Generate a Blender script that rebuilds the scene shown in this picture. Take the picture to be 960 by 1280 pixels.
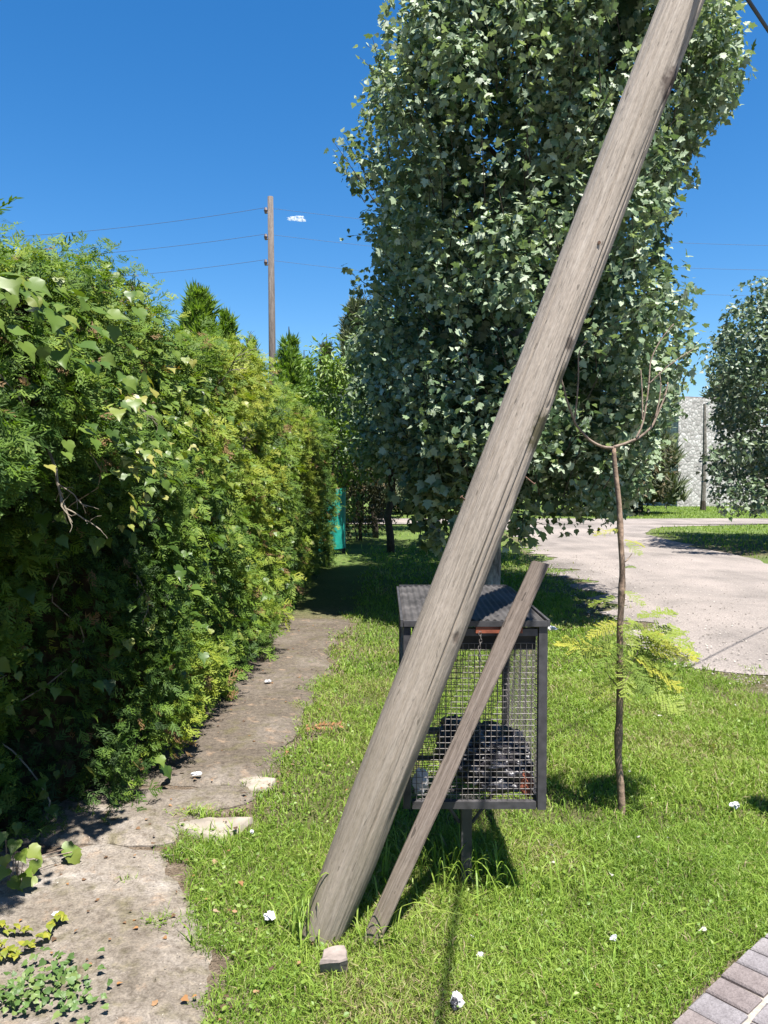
import bpy, math, random
import numpy as np
from mathutils import Vector, Matrix

for o in list(bpy.data.objects):
    bpy.data.objects.remove(o)
SC = bpy.context.scene
COL = SC.collection
RNG = np.random.default_rng(7)
random.seed(7)

# ------------------------------------------------------------------ camera
PITCH = math.atan(40 / 960)
CAM_H = 1.55
cam_d = bpy.data.cameras.new('camera')
cam = bpy.data.objects.new('camera', cam_d)
COL.objects.link(cam)
cam.location = (0, 0, CAM_H)
cam.rotation_euler = (math.pi / 2 - PITCH, 0, 0)
cam_d.sensor_fit = 'VERTICAL'
cam_d.sensor_height = 24
cam_d.lens = 18
cam_d.clip_start = 0.05
cam_d.clip_end = 4000
SC.camera = cam

# ------------------------------------------------------------------ sky and sun
SUN = Vector((0.20, -0.33, 1.0)).normalized()
W = bpy.data.worlds.new('World')
SC.world = W
W.use_nodes = True
wn = W.node_tree
sky = wn.nodes.new('ShaderNodeTexSky')
sky.sky_type = 'NISHITA'
sky.sun_disc = False
sky.sun_elevation = math.asin(SUN.z)
sky.sun_rotation = math.atan2(SUN.x, SUN.y)
sky.altitude = 0
sky.air_density = 1.0
sky.dust_density = 0.5
sky.ozone_density = 4.0
bg = wn.nodes['Background']
bg.inputs['Strength'].default_value = 0.062
hs = wn.nodes.new('ShaderNodeHueSaturation')
hs.inputs['Saturation'].default_value = 1.34
hs.inputs['Hue'].default_value = 0.501
wn.links.new(sky.outputs[0], hs.inputs['Color'])
wn.links.new(hs.outputs[0], bg.inputs['Color'])
sun_d = bpy.data.lights.new('sun', 'SUN')
sun_d.energy = 5.0
sun_d.angle = math.radians(0.53)
sun_d.color = (1.0, 0.96, 0.90)
sun = bpy.data.objects.new('sun', sun_d)
COL.objects.link(sun)
sun.rotation_euler = SUN.to_track_quat('Z', 'Y').to_euler()
sun.location = (0, 0, 30)
vs = SC.view_settings
vs.view_transform = 'Standard'
vs.look = 'None'
vs.gamma = 1
vs.exposure = 1.6
SC.cycles.max_bounces = 6
SC.cycles.transmission_bounces = 3
SC.cycles.diffuse_bounces = 3
SC.cycles.glossy_bounces = 2
SC.cycles.caustics_reflective = False
SC.cycles.caustics_refractive = False

# ------------------------------------------------------------------ helpers
def at(px, py, d):
    """the point of the place seen at photo pixel (px, py) at distance d along y"""
    u = (px - 480) / 960; v = (640 - py) / 960
    c, s = math.cos(PITCH), math.sin(PITCH)
    r = np.array([u, c + v * s, -s + v * c])
    return np.array([0, 0, CAM_H]) + r * (d / r[1])

def gnd(px, py, z=0.0):
    u = (px - 480) / 960; v = (640 - py) / 960
    c, s = math.cos(PITCH), math.sin(PITCH)
    r = np.array([u, c + v * s, -s + v * c])
    return np.array([0, 0, CAM_H]) + r * ((z - CAM_H) / r[2])

def hash3(ix, iy, iz, seed):
    with np.errstate(over='ignore'):
        h = (ix.astype(np.uint32) * np.uint32(374761393) + iy.astype(np.uint32) * np.uint32(668265263)
             + iz.astype(np.uint32) * np.uint32(2147483647) + np.uint32((seed * 1274126177) & 0xffffffff))
        h = (h ^ (h >> np.uint32(13))) * np.uint32(1274126177)
        h = (h ^ (h >> np.uint32(16))) * np.uint32(2246822519)
        h = h ^ (h >> np.uint32(15))
    return h.astype(np.float64) / 4294967295.0

def vnoise(P, scale=1.0, seed=0):
    P = np.asarray(P, float) * scale + 1000.0
    i = np.floor(P).astype(np.int64); f = P - i
    f = f * f * (3 - 2 * f)
    r = 0
    for dx in (0, 1):
        for dy in (0, 1):
            for dz in (0, 1):
                w = ((f[:, 0] if dx else 1 - f[:, 0]) * (f[:, 1] if dy else 1 - f[:, 1]) * (f[:, 2] if dz else 1 - f[:, 2]))
                r = r + w * hash3(i[:, 0] + dx, i[:, 1] + dy, i[:, 2] + dz, seed)
    return r

def fbm(P, scale=1.0, seed=0, oct=3):
    r = 0; a = 0.5; t = 0
    for k in range(oct):
        r = r + a * vnoise(P, scale * 2 ** k, seed + k); t += a; a *= 0.5
    return r / t

def xyz(x, y, z=0.0):
    x = np.asarray(x, float); y = np.asarray(y, float)
    return np.stack([x, y, np.broadcast_to(np.asarray(z, float), x.shape)], 1)

def norm(a):
    return a / np.maximum(np.linalg.norm(a, axis=-1, keepdims=True), 1e-9)

ORG = {}

class MB:
    """collects verts and faces for ONE mesh object"""
    def __init__(s):
        s.v = []; s.f = {}; s.r = []; s.n = 0
    def add(s, V, F, rnd=0.5):
        V = np.asarray(V, float)
        if not isinstance(F, dict):
            d = {}
            for q in F:
                d.setdefault(len(q), []).append(q)
            F = d
        for k, a in F.items():
            s.f.setdefault(k, []).append(np.asarray(a, np.int64).reshape(-1, k) + s.n)
        s.v.append(V); s.n += len(V)
        s.r.append(np.broadcast_to(np.asarray(rnd, float), (len(V),)))
        return s
    def inst(s, T, P, R, S, rnd):
        """copies of template T=(V, F) at points P with frames R (columns), sizes S"""
        tv, tf = T
        n = len(P)
        if n == 0: return s
        S = np.broadcast_to(np.asarray(S, float).reshape(-1, 1) if np.ndim(S) == 1 else np.asarray(S, float), (n, 3) if np.ndim(S) else (n, 3))
        V = np.einsum('nij,nkj->nki', R, tv[None] * S[:, None, :]) + np.asarray(P)[:, None, :]
        k = len(tv)
        off = (np.arange(n) * k)
        F = {}
        for q in tf:
            F.setdefault(len(q), []).append(q)
        F = {m: (np.array(a)[None] + off[:, None, None]).reshape(-1, m) for m, a in F.items()}
        return s.add(V.reshape(-1, 3), F, np.repeat(np.broadcast_to(rnd, (n,)), k))
    def tube(s, pts, rad, n=8, rnd=0.5, cap=True):
        pts = np.asarray(pts, float); m = len(pts)
        rad = np.broadcast_to(np.asarray(rad, float), (m,))
        tg = norm(np.gradient(pts, axis=0))
        ref = np.array([0, 0, 1.0]) if abs(tg[0, 2]) < 0.9 else np.array([1.0, 0, 0])
        x = norm(np.cross(tg, ref)); y = np.cross(tg, x)
        a = np.linspace(0, 2 * np.pi, n, endpoint=False)
        V = pts[:, None] + rad[:, None, None] * (np.cos(a)[None, :, None] * x[:, None] + np.sin(a)[None, :, None] * y[:, None])
        i = np.arange(m - 1)[:, None] * n; j = np.arange(n)[None]
        q = np.stack([i + j, i + (j + 1) % n, i + n + (j + 1) % n, i + n + j], -1).reshape(-1, 4)
        F = {4: q}
        if cap:
            F[n] = np.array([np.arange(n)[::-1], np.arange(n) + (m - 1) * n]) if n != 4 else None
            if n == 4:
                F[4] = np.concatenate([q, [np.arange(4)[::-1], np.arange(4) + (m - 1) * 4]])
        return s.add(V.reshape(-1, 3), F, rnd)
    def box(s, lo, hi, rnd=0.5):
        l = np.array(lo, float); h = np.array(hi, float)
        V = [(x, y, z) for z in (l[2], h[2]) for y in (l[1], h[1]) for x in (l[0], h[0])]
        return s.add(V, [(0, 2, 3, 1), (4, 5, 7, 6), (0, 1, 5, 4), (2, 6, 7, 3), (0, 4, 6, 2), (1, 3, 7, 5)], rnd)
    def grid(s, X, Y, Z, rnd=0.5):
        m, n = X.shape
        V = np.stack([X, Y, Z], -1).reshape(-1, 3)
        i = np.arange(m - 1)[:, None] * n; j = np.arange(n - 1)[None]
        q = np.stack([i + j, i + j + 1, i + n + j + 1, i + n + j], -1).reshape(-1, 4)
        return s.add(V, {4: q}, rnd)
    def build(s, name, mat, parent=None, smooth=False, local=False):
        V = np.concatenate(s.v)
        org = np.zeros(3)
        if parent is not None and not local:
            org = ORG.get(parent.name, np.zeros(3))
        me = bpy.data.meshes.new(name)
        fl = [(k, np.concatenate(a)) for k, a in s.f.items()]
        nl = sum(a.size for k, a in fl); nf = sum(len(a) for k, a in fl)
        me.vertices.add(len(V)); me.loops.add(nl); me.polygons.add(nf)
        me.vertices.foreach_set('co', (V - org).astype(np.float32).ravel())
        me.loops.foreach_set('vertex_index', np.concatenate([a.ravel() for k, a in fl]).astype(np.int32))
        ls = []; c = 0
        for k, a in fl:
            ls.append(c + np.arange(len(a)) * k); c += a.size
        me.polygons.foreach_set('loop_start', np.concatenate(ls).astype(np.int32))
        me.polygons.foreach_set('use_smooth', np.full(nf, smooth))
        at_ = me.attributes.new('rnd', 'FLOAT', 'POINT')
        at_.data.foreach_set('value', np.concatenate(s.r).astype(np.float32))
        me.update(calc_edges=True)
        me.validate()
        me.materials.append(mat)
        return link(name, me, parent)

def link(name, me, parent=None):
    o = bpy.data.objects.new(name, me)
    COL.objects.link(o)
    if parent is not None:
        o.parent = parent
        ORG[o.name] = ORG.get(parent.name, np.zeros(3))
    return o

def thing(name, label, cat, loc=(0, 0, 0), group=None):
    o = bpy.data.objects.new(name, None)
    COL.objects.link(o)
    o.location = loc
    o.empty_display_size = 0.1
    ORG[o.name] = np.array(loc, float)
    return tag(o, label, cat, group)

def tag(o, label, cat, group=None, kind=None):
    o['label'] = label; o['category'] = cat
    if group: o['group'] = group
    if kind: o['kind'] = kind
    return o

def struct(o, label=None):
    o['kind'] = 'structure'
    if label: o['label'] = label
    return o

def frames(nrm, tip):
    n = norm(nrm); t = tip - (tip * n).sum(-1, keepdims=True) * n
    t = norm(t); x = np.cross(t, n)
    return np.stack([x, t, n], -1)      # columns: side, tip, normal

def rdir(n):
    return norm(RNG.normal(size=(n, 3)))

# ------------------------------------------------------------------ materials
def new_mat(name):
    m = bpy.data.materials.new(name); m.use_nodes = True
    nt = m.node_tree
    return m, nt, nt.nodes, nt.links, nt.nodes['Principled BSDF']

def ramp(nt, stops, interp='LINEAR'):
    r = nt.nodes.new('ShaderNodeValToRGB')
    r.color_ramp.interpolation = interp
    el = r.color_ramp.elements
    while len(el) < len(stops): el.new(0.5)
    for e, (p, c) in zip(el, stops):
        e.position = p; e.color = (*c, 1)
    return r

def noise(nt, vec, scale, detail=4, rough=0.55, dist=0.0):
    n = nt.nodes.new('ShaderNodeTexNoise')
    n.inputs['Scale'].default_value = scale; n.inputs['Detail'].default_value = detail
    n.inputs['Roughness'].default_value = rough; n.inputs['Distortion'].default_value = dist
    if vec is not None: nt.links.new(vec, n.inputs['Vector'])
    return n

def mapping(nt, vec, scale=(1, 1, 1), loc=(0, 0, 0)):
    m = nt.nodes.new('ShaderNodeMapping')
    m.inputs['Scale'].default_value = scale; m.inputs['Location'].default_value = loc
    nt.links.new(vec, m.inputs['Vector'])
    return m.outputs[0]

def mix(nt, fac, a, b, mode='MIX'):
    m = nt.nodes.new('ShaderNodeMix'); m.data_type = 'RGBA'; m.blend_type = mode
    for i, v in ((0, fac), (6, a), (7, b)):
        if hasattr(v, 'links') or hasattr(v, 'is_linked'): nt.links.new(v, m.inputs[i])
        elif i == 0: m.inputs[i].default_value = v
        else: m.inputs[i].default_value = (*v, 1)
    return m.outputs[2]

def math_n(nt, op, a, b=None, clamp=False):
    m = nt.nodes.new('ShaderNodeMath'); m.operation = op; m.use_clamp = clamp
    for i, v in enumerate((a, b)):
        if v is None: continue
        if hasattr(v, 'is_linked'): nt.links.new(v, m.inputs[i])
        else: m.inputs[i].default_value = v
    return m.outputs[0]

def bump(nt, h, strength, dist, b):
    n = nt.nodes.new('ShaderNodeBump')
    n.inputs['Strength'].default_value = strength; n.inputs['Distance'].default_value = dist
    nt.links.new(h, n.inputs['Height']); nt.links.new(n.outputs[0], b.inputs['Normal'])
    return n

def leaf_mat(name, stops, under=None, rough=0.45, trans=0.3, spec=0.5, tint=(1.0, 1.1, 0.35)):
    m, nt, N, L, b = new_mat(name)
    a = N.new('ShaderNodeAttribute'); a.attribute_name = 'rnd'
    r = ramp(nt, stops); L.new(a.outputs['Fac'], r.inputs[0])
    c = r.outputs[0]
    if under:
        g = N.new('ShaderNodeNewGeometry')
        c2 = mix(nt, g.outputs['Backfacing'], c, under)
    else:
        c2 = c
    L.new(c2, b.inputs['Base Color'])
    b.inputs['Roughness'].default_value = rough
    b.inputs['Specular IOR Level'].default_value = spec
    t = N.new('ShaderNodeBsdfTranslucent')
    L.new(mix(nt, 1.0, c, tint, 'MULTIPLY'), t.inputs['Color'])
    ms = N.new('ShaderNodeMixShader'); ms.inputs[0].default_value = trans
    L.new(b.outputs[0], ms.inputs[1]); L.new(t.outputs[0], ms.inputs[2])
    L.new(ms.outputs[0], N['Material Output'].inputs['Surface'])
    return m

def plain(name, col, rough=0.6, spec=0.4, var=0.25, scale=20, metal=0.0, bmp=0.0):
    m, nt, N, L, b = new_mat(name)
    tc = N.new('ShaderNodeTexCoord')
    n = noise(nt, tc.outputs['Object'], scale, 4)
    lo = tuple(c * (1 - var) for c in col); hi = tuple(min(1, c * (1 + var)) for c in col)
    r = ramp(nt, [(0.3, lo), (0.7, hi)]); L.new(n.outputs[0], r.inputs[0])
    L.new(r.outputs[0], b.inputs['Base Color'])
    b.inputs['Roughness'].default_value = rough
    b.inputs['Specular IOR Level'].default_value = spec
    b.inputs['Metallic'].default_value = metal
    if bmp: bump(nt, n.outputs[0], bmp, 0.01, b)
    return m

def wood_mat(name, c_lo, c_mid, c_hi, base_green=None, knots=(), moss=(), zlen=1.0, grain=60, crack=0.6):
    """weathered timber, grain along local z"""
    m, nt, N, L, b = new_mat(name)
    tc = N.new('ShaderNodeTexCoord'); v = tc.outputs['Object']
    g1 = noise(nt, mapping(nt, v, (grain, grain, 1.4)), 1.0, 5, 0.6, 0.3)
    g2 = noise(nt, mapping(nt, v, (grain * 3.2, grain * 3.2, 5)), 1.0, 3, 0.6)
    g3 = noise(nt, mapping(nt, v, (5, 5, 0.9)), 1.0, 3)
    r = ramp(nt, [(0.28, c_lo), (0.5, c_mid), (0.72, c_hi)]); L.new(g1.outputs[0], r.inputs[0])
    c = mix(nt, 0.45, r.outputs[0], ramp_out(nt, g2.outputs[0], [(0.35, c_lo), (0.65, c_hi)]))
    c = mix(nt, 1.0, c, ramp_out(nt, g3.outputs[0], [(0.3, (0.86, 0.84, 0.82)), (0.7, (1.10, 1.07, 1.06))]), 'MULTIPLY')
    # drying cracks: thin dark streaks
    ck = noise(nt, mapping(nt, v, (38, 38, 0.9), (3, 1, 7)), 1.0, 2, 0.5, 0.15)
    d = math_n(nt, 'ABSOLUTE', math_n(nt, 'SUBTRACT', ck.outputs[0], 0.5))
    line = math_n(nt, 'LESS_THAN', d, 0.011)
    cm = noise(nt, mapping(nt, v, (9, 9, 2.0), (11, 4, 2)), 1.0, 2)
    line = math_n(nt, 'MULTIPLY', line, math_n(nt, 'GREATER_THAN', cm.outputs[0], 0.52))
    c = mix(nt, math_n(nt, 'MULTIPLY', line, crack * .55), c, tuple(x * 0.28 for x in c_lo))
    g5 = noise(nt, mapping(nt, v, (210, 210, 34), (7, 2, 1)), 1.0, 3, 0.7)
    c = mix(nt, 1.0, c, ramp_out(nt, g5.outputs[0], [(0.3, (0.74, 0.73, 0.72)), (0.55, (1.0, 1.0, 1.0)), (0.75, (1.16, 1.15, 1.13))]), 'MULTIPLY')
    ck2 = noise(nt, mapping(nt, v, (85, 85, 3.2), (5, 8, 3)), 1.0, 2, 0.5, 0.2)
    l2 = math_n(nt, 'MULTIPLY', math_n(nt, 'LESS_THAN', math_n(nt, 'ABSOLUTE', math_n(nt, 'SUBTRACT', ck2.outputs[0], 0.5)), 0.016), math_n(nt, 'GREATER_THAN', noise(nt, mapping(nt, v, (22, 22, 4), (2, 6, 1)), 1.0, 2).outputs[0], 0.55))
    c = mix(nt, math_n(nt, 'MULTIPLY', l2, .38), c, tuple(x * 0.4 for x in c_lo))
    # small dark flecks
    fk = noise(nt, mapping(nt, v, (62, 62, 13), (1, 9, 5)), 1.0, 2)
    c = mix(nt, math_n(nt, 'MULTIPLY', math_n(nt, 'GREATER_THAN', fk.outputs[0], 0.70), 0.7), c, tuple(x * 0.35 for x in c_lo))
    sp = N.new('ShaderNodeSeparateXYZ'); L.new(v, sp.inputs[0])
    if base_green:
        z1, col, amt = base_green
        f = math_n(nt, 'SUBTRACT', 1.0, math_n(nt, 'DIVIDE', sp.outputs[2], z1), True)
        gn = noise(nt, mapping(nt, v, (14, 14, 3)), 1.0, 4)
        f = math_n(nt, 'MULTIPLY', f, ramp_out(nt, gn.outputs[0], [(0.3, (0.25,) * 3), (0.7, (1,) * 3)]))
        c = mix(nt, math_n(nt, 'MULTIPLY', f, amt), c, col)
    for (x, y, z, rad, col, stretch) in list(knots) + list(moss):
        mp = mapping(nt, v, (1, 1, 1 / stretch), (-x, -y, -z / stretch))
        wn_ = noise(nt, v, 45, 3)
        ln = N.new('ShaderNodeVectorMath'); ln.operation = 'LENGTH'; L.new(mp, ln.inputs[0])
        dd = math_n(nt, 'ADD', ln.outputs['Value'], math_n(nt, 'MULTIPLY', math_n(nt, 'SUBTRACT', wn_.outputs[0], 0.5), rad * 1.1))
        f = ramp_out(nt, math_n(nt, 'DIVIDE', dd, rad), [(0.55, (0.92,) * 3), (1.0, (0,) * 3)])
        c = mix(nt, f, c, col)
    L.new(c, b.inputs['Base Color'])
    b.inputs['Roughness'].default_value = 0.85
    b.inputs['Specular IOR Level'].default_value = 0.25
    h = math_n(nt, 'SUBTRACT', math_n(nt, 'ADD', g1.outputs[0], math_n(nt, 'MULTIPLY', g5.outputs[0], 0.6)), math_n(nt, 'MULTIPLY', math_n(nt, 'MAXIMUM', line, l2), 0.9))
    bump(nt, h, 0.5, 0.006, b)
    return m

def ramp_out(nt, fac, stops):
    r = ramp(nt, stops); nt.links.new(fac, r.inputs[0]); return r.outputs[0]

# ---- leaf templates
def lobed_leaf():
    """five-lobed leaf, tip at +y, stalk at origin, length 1"""
    half = [(0.0, 0.02), (0.16, -0.02), (0.36, 0.06), (0.46, 0.20), (0.30, 0.30), (0.44, 0.46), (0.50, 0.60), (0.26, 0.60), (0.16, 0.78), (0.0, 1.0)]
    pts = [(x, y) for x, y in half] + [(-x, y) for x, y in half[-2:0:-1]]
    V = [(x, y, -0.30 * x * x * 1.6 - 0.10 * (y - .4) ** 2 + 0.10 * abs(x)) for x, y in pts] + [(0, 0.42, -0.02)]
    c = len(pts)
    return np.array(V, float), [(c, i, (i + 1) % c) for i in range(c)]

def simple_lobed():
    half = [(0.0, 0.0), (0.34, 0.08), (0.42, 0.42), (0.22, 0.58), (0.0, 1.0)]
    pts = half + [(-x, y) for x, y in half[-2:0:-1]]
    V = [(x, y, 0.25 * abs(x) - 0.12 * y * y) for x, y in pts] + [(0, 0.4, -0.03)]
    c = len(pts)
    return np.array(V, float), [(c, i, (i + 1) % c) for i in range(c)]

def heart_leaf():
    half = [(0.0, 0.06), (0.13, -0.06), (0.33, -0.02), (0.47, 0.13), (0.41, 0.29), (0.43, 0.44), (0.27, 0.56), (0.13, 0.80), (0.0, 1.04)]
    pts = half + [(-x, y) for x, y in half[-2:0:-1]]
    V = [(x, y, 0.32 * abs(x) - 0.35 * x * x - 0.22 * (y - 0.2) ** 2 + 0.03 * math.sin(9 * y + 5 * x)) for x, y in pts] + [(0, 0.18, 0), (0, 0.55, 0.0)]
    c = len(pts); F = []
    for i in range(c):
        j = (i + 1) % c
        F.append(((c if (pts[i][1] + pts[j][1]) / 2 < 0.4 else c + 1), i, j))
    k = len(half)
    # join the two midrib fans
    up = [i for i in range(c) if (pts[i][1] + pts[(i + 1) % c][1]) / 2 >= 0.4]
    F.append((c, up[0], c + 1)); F.append((c + 1, (up[-1] + 1) % c, c))
    return np.array(V, float), F

def quad_leaf(w=0.36):
    V = np.array([(0, 0, 0), (w / 2, 0.45, 0.05), (0, 1, -0.05), (-w / 2, 0.45, 0.05)], float)
    return V, [(0, 1, 2), (0, 2, 3)]

def spray(seed=0, n=5):
    """flat cypress branchlet, length 1"""
    r = random.Random(seed)
    V = []; F = []
    def sliver(a, b, w):
        a = np.array(a, float); b = np.array(b, float); t = b - a
        s = np.array([t[1], -t[0], 0]); s = s / (np.linalg.norm(s) + 1e-9) * w
        i = len(V)
        V.extend([a - s * .6, a + s * .6, (a + b) / 2 + s, b, (a + b) / 2 - s])
        F.append((i, i + 1, i + 2, i + 4)); F.append((i + 4, i + 2, i + 3))
    sliver((0, 0, 0), (0.03, 1, -0.08), 0.03)
    for k in range(n):
        y = 0.12 + 0.75 * k / (n - 1)
        for sg in (-1, 1):
            ln = (0.50 - 0.34 * k / (n - 1)) * r.uniform(0.45, 1.35)
            e = (sg * ln * r.uniform(.45, .9), y + ln * r.uniform(.5, 1.0), r.uniform(-0.12, 0.10))
            sliver((0, y, -0.02), e, 0.038)
            if k < 3:
                m = (sg * ln * 0.42, y + ln * 0.35, 0.0)
                sliver(m, (m[0] + sg * ln * 0.10, m[1] + ln * 0.5, r.uniform(-.1, .1)), 0.034)
    return np.array(V, float), F

def tuft(seed=0, n=7, w=0.05):
    """coarse upward tuft for far conifers"""
    r = random.Random(seed); V = []; F = []
    for k in range(n):
        a = r.uniform(0, 6.28); sp = r.uniform(0.1, 0.5)
        e = np.array([math.cos(a) * sp, r.uniform(0.6, 1.0), math.sin(a) * sp])
        p = np.array([-math.sin(a) * w, 0, math.cos(a) * w])
        i = len(V)
        V.extend([e * 0.05 - p * .5, e * 0.05 + p * .5, e * 0.55 + p, e, e * 0.55 - p])
        F.append((i, i + 1, i + 2, i + 4)); F.append((i + 4, i + 2, i + 3))
    return np.array(V, float), F

T_LOBED, T_SIMPLE, T_HEART, T_QUAD = lobed_leaf(), simple_lobed(), heart_leaf(), quad_leaf()
T_SPRAY = [spray(i, 4 + i % 3) for i in range(6)]
T_TUFT = [tuft(i) for i in range(3)]

def leaf_objs(base, T, P, R, S, mat, parent, rnds=(0.1, 0.3, 0.5, 0.7, 0.9), pick=None):
    """leaves as objects of their own, sharing a few meshes"""
    ms = []
    for r in rnds:
        o = MB().add(T[0], T[1], r).build(base, mat, None, smooth=True)
        ms.append(o.data); bpy.data.objects.remove(o)
    org = ORG.get(parent.name, np.zeros(3))
    for i in range(len(P)):
        me = ms[i % len(ms)] if pick is None else ms[int(pick[i])]
        o = bpy.data.objects.new(base, me); COL.objects.link(o); o.parent = parent
        M = np.eye(4); M[:3, :3] = R[i] * S[i]; M[:3, 3] = P[i] - org
        o.matrix_local = Matrix(M.tolist())

# ================================================================== GROUND
def path_right(y):
    k = np.array([(1.0, -.50), (2.1, -.53), (2.45, -.56), (2.75, -.66), (3.05, -.84), (3.3, -.86), (3.6, -.66), (3.85, -.58), (4.9, -.53), (6.0, -.49), (7.8, -.40), (12, -.28), (20, -.2)])
    return np.interp(y, k[:, 0], k[:, 1])

def path_left(y):
    return np.interp(y, [1.0, 2.0, 2.9, 3.4, 4, 20], [-2.4, -2.2, -1.75, -1.6, -1.55, -1.5])

ROAD_L = np.array([(-60, 3.6), (0, 3.4), (4.5, 3.3), (5.95, 2.98), (6.6, 2.52), (8.0, 2.62), (9.9, 2.75), (14.9, 3.15), (19, 3.5), (22.9, 3.7), (25.5, 3.2), (27.2, 0.5), (27.8, -4.0)])
ROAD_R = np.array([(-60, 8.0), (5, 7.3), (14.2, 7.15), (18.6, 7.2), (22.5, 7.6), (25.2, 9.0), (26.6, 13.0), (27.0, 20.0)])
def road_l(y): return np.interp(y, ROAD_L[:, 0], ROAD_L[:, 1])
def road_r(y): return np.interp(y, ROAD_R[:, 0], ROAD_R[:, 1])

EDGE_A, EDGE_B = gnd(845, 1280)[:2], gnd(962, 1168)[:2]
EDGE_T = (EDGE_B - EDGE_A) / np.linalg.norm(EDGE_B - EDGE_A)
EDGE_N = np.array([EDGE_T[1], -EDGE_T[0]])       # into the paving
def edge_bow(t): return 0.05 * (t - 0.3) ** 2
def paving_dist(x, y):
    r = np.stack([x - EDGE_A[0], y - EDGE_A[1]], -1)
    t = r @ EDGE_T
    return r @ EDGE_N - edge_bow(t)

def ground_z(x, y):
    P = xyz(x, y)
    f = np.clip((14 - y) / 4, 0, 1) * np.clip((y + 1) / 1, 0, 1)
    z = (fbm(P, 1.3, 3) - 0.5) * 0.05 + (fbm(P, 5, 9) - 0.5) * 0.02
    off = np.clip((x - path_right(y)) / 0.25, 0, 1) * np.clip((road_l(y) - x) / 0.4, 0, 1) * np.clip(-paving_dist(x, y) / 0.2, 0, 1)
    return np.minimum(z * f * off, 0.03)

def lawn_mat():
    m, nt, N, L, b = new_mat('lawn_soil_and_turf')
    tc = N.new('ShaderNodeTexCoord'); v = tc.outputs['Object']
    n1 = noise(nt, v, 1.1, 5, 0.6); n2 = noise(nt, v, 18, 4, 0.6); n3 = noise(nt, v, 90, 3)
    c = ramp_out(nt, n1.outputs[0], [(0.3, (0.055, 0.105, 0.022)), (0.55, (0.085, 0.140, 0.028)), (0.75, (0.125, 0.150, 0.045))])
    c = mix(nt, ramp_out(nt, n2.outputs[0], [(0.4, (0,) * 3), (0.75, (0.7,) * 3)]), c, (0.15, 0.14, 0.065))
    sp = N.new('ShaderNodeSeparateXYZ'); L.new(v, sp.inputs[0])
    soil = ramp_out(nt, n2.outputs[0], [(0.3, (0.060, 0.052, 0.028)), (0.6, (0.085, 0.088, 0.034)), (0.8, (0.14, 0.12, 0.075))])
    c = mix(nt, math_n(nt, 'DIVIDE', math_n(nt, 'SUBTRACT', sp.outputs[1], 5.0), 9.0, True), soil, c)
    at_ = N.new('ShaderNodeAttribute'); at_.attribute_name = 'rnd'
    c = mix(nt, at_.outputs['Fac'], c, ramp_out(nt, n2.outputs[0], [(0.3, (0.080, 0.060, 0.042)), (0.55, (0.130, 0.100, 0.072)), (0.75, (0.20, 0.165, 0.13))]))
    c = mix(nt, 1.0, c, ramp_out(nt, n3.outputs[0], [(0.3, (0.5,) * 3), (0.7, (1.35,) * 3)]), 'MULTIPLY')
    L.new(c, b.inputs['Base Color'])
    b.inputs['Roughness'].default_value = 0.95; b.inputs['Specular IOR Level'].default_value = 0.1
    bump(nt, n3.outputs[0], 0.8, 0.03, b)
    return m

gx = np.unique(np.concatenate([np.array([-1500, -400, -120, -40, -15, -6]), np.arange(-2.4, 5.0, 0.08), np.array([5.5, 7, 10, 20, 50, 150, 500, 1500])]))
gy = np.unique(np.concatenate([np.array([-1500, -300, -60, -10, -2, 0]), np.arange(0.6, 14.5, 0.09), np.array([16, 20, 30, 45, 80, 200, 600, 2500])]))
GX, GY = np.meshgrid(gx, gy)
GZ = ground_z(GX.ravel(), GY.ravel()).reshape(GX.shape)
gx_, gy_ = GX.ravel(), GY.ravel()
nn_ = fbm(xyz(gx_, gy_), 4.0, 151)
soil_ = np.clip(1 - (gx_ - path_right(gy_) - .10 - (nn_ - .5) * .5) / .18, 0, 1) * np.clip((9.5 - gy_) / 1.5, 0, 1)
soil_ = np.maximum(soil_, np.clip((nn_ - .44) * 5, 0, 1) * np.exp(-((gx_ - 2.75) / .55) ** 2 - ((gy_ - 5.3) / .9) ** 2))
soil_ = np.maximum(soil_, np.clip((nn_ - .52) * 5, 0, 1) * np.clip(1 - (road_l(gy_) - gx_) / 1.1, 0, 1) * (gy_ < 24))
soil_ = np.maximum(soil_, np.clip(1 + paving_dist(gx_, gy_) / .16 + (nn_ - .5) * 2.5, 0, 1) * .8 * (gx_ < 4) * (gy_ > 1))
struct(MB().grid(GX, GY, GZ, soil_).build('ground', lawn_mat(), smooth=True), 'grassy ground of the verge and the lots beyond')

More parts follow.
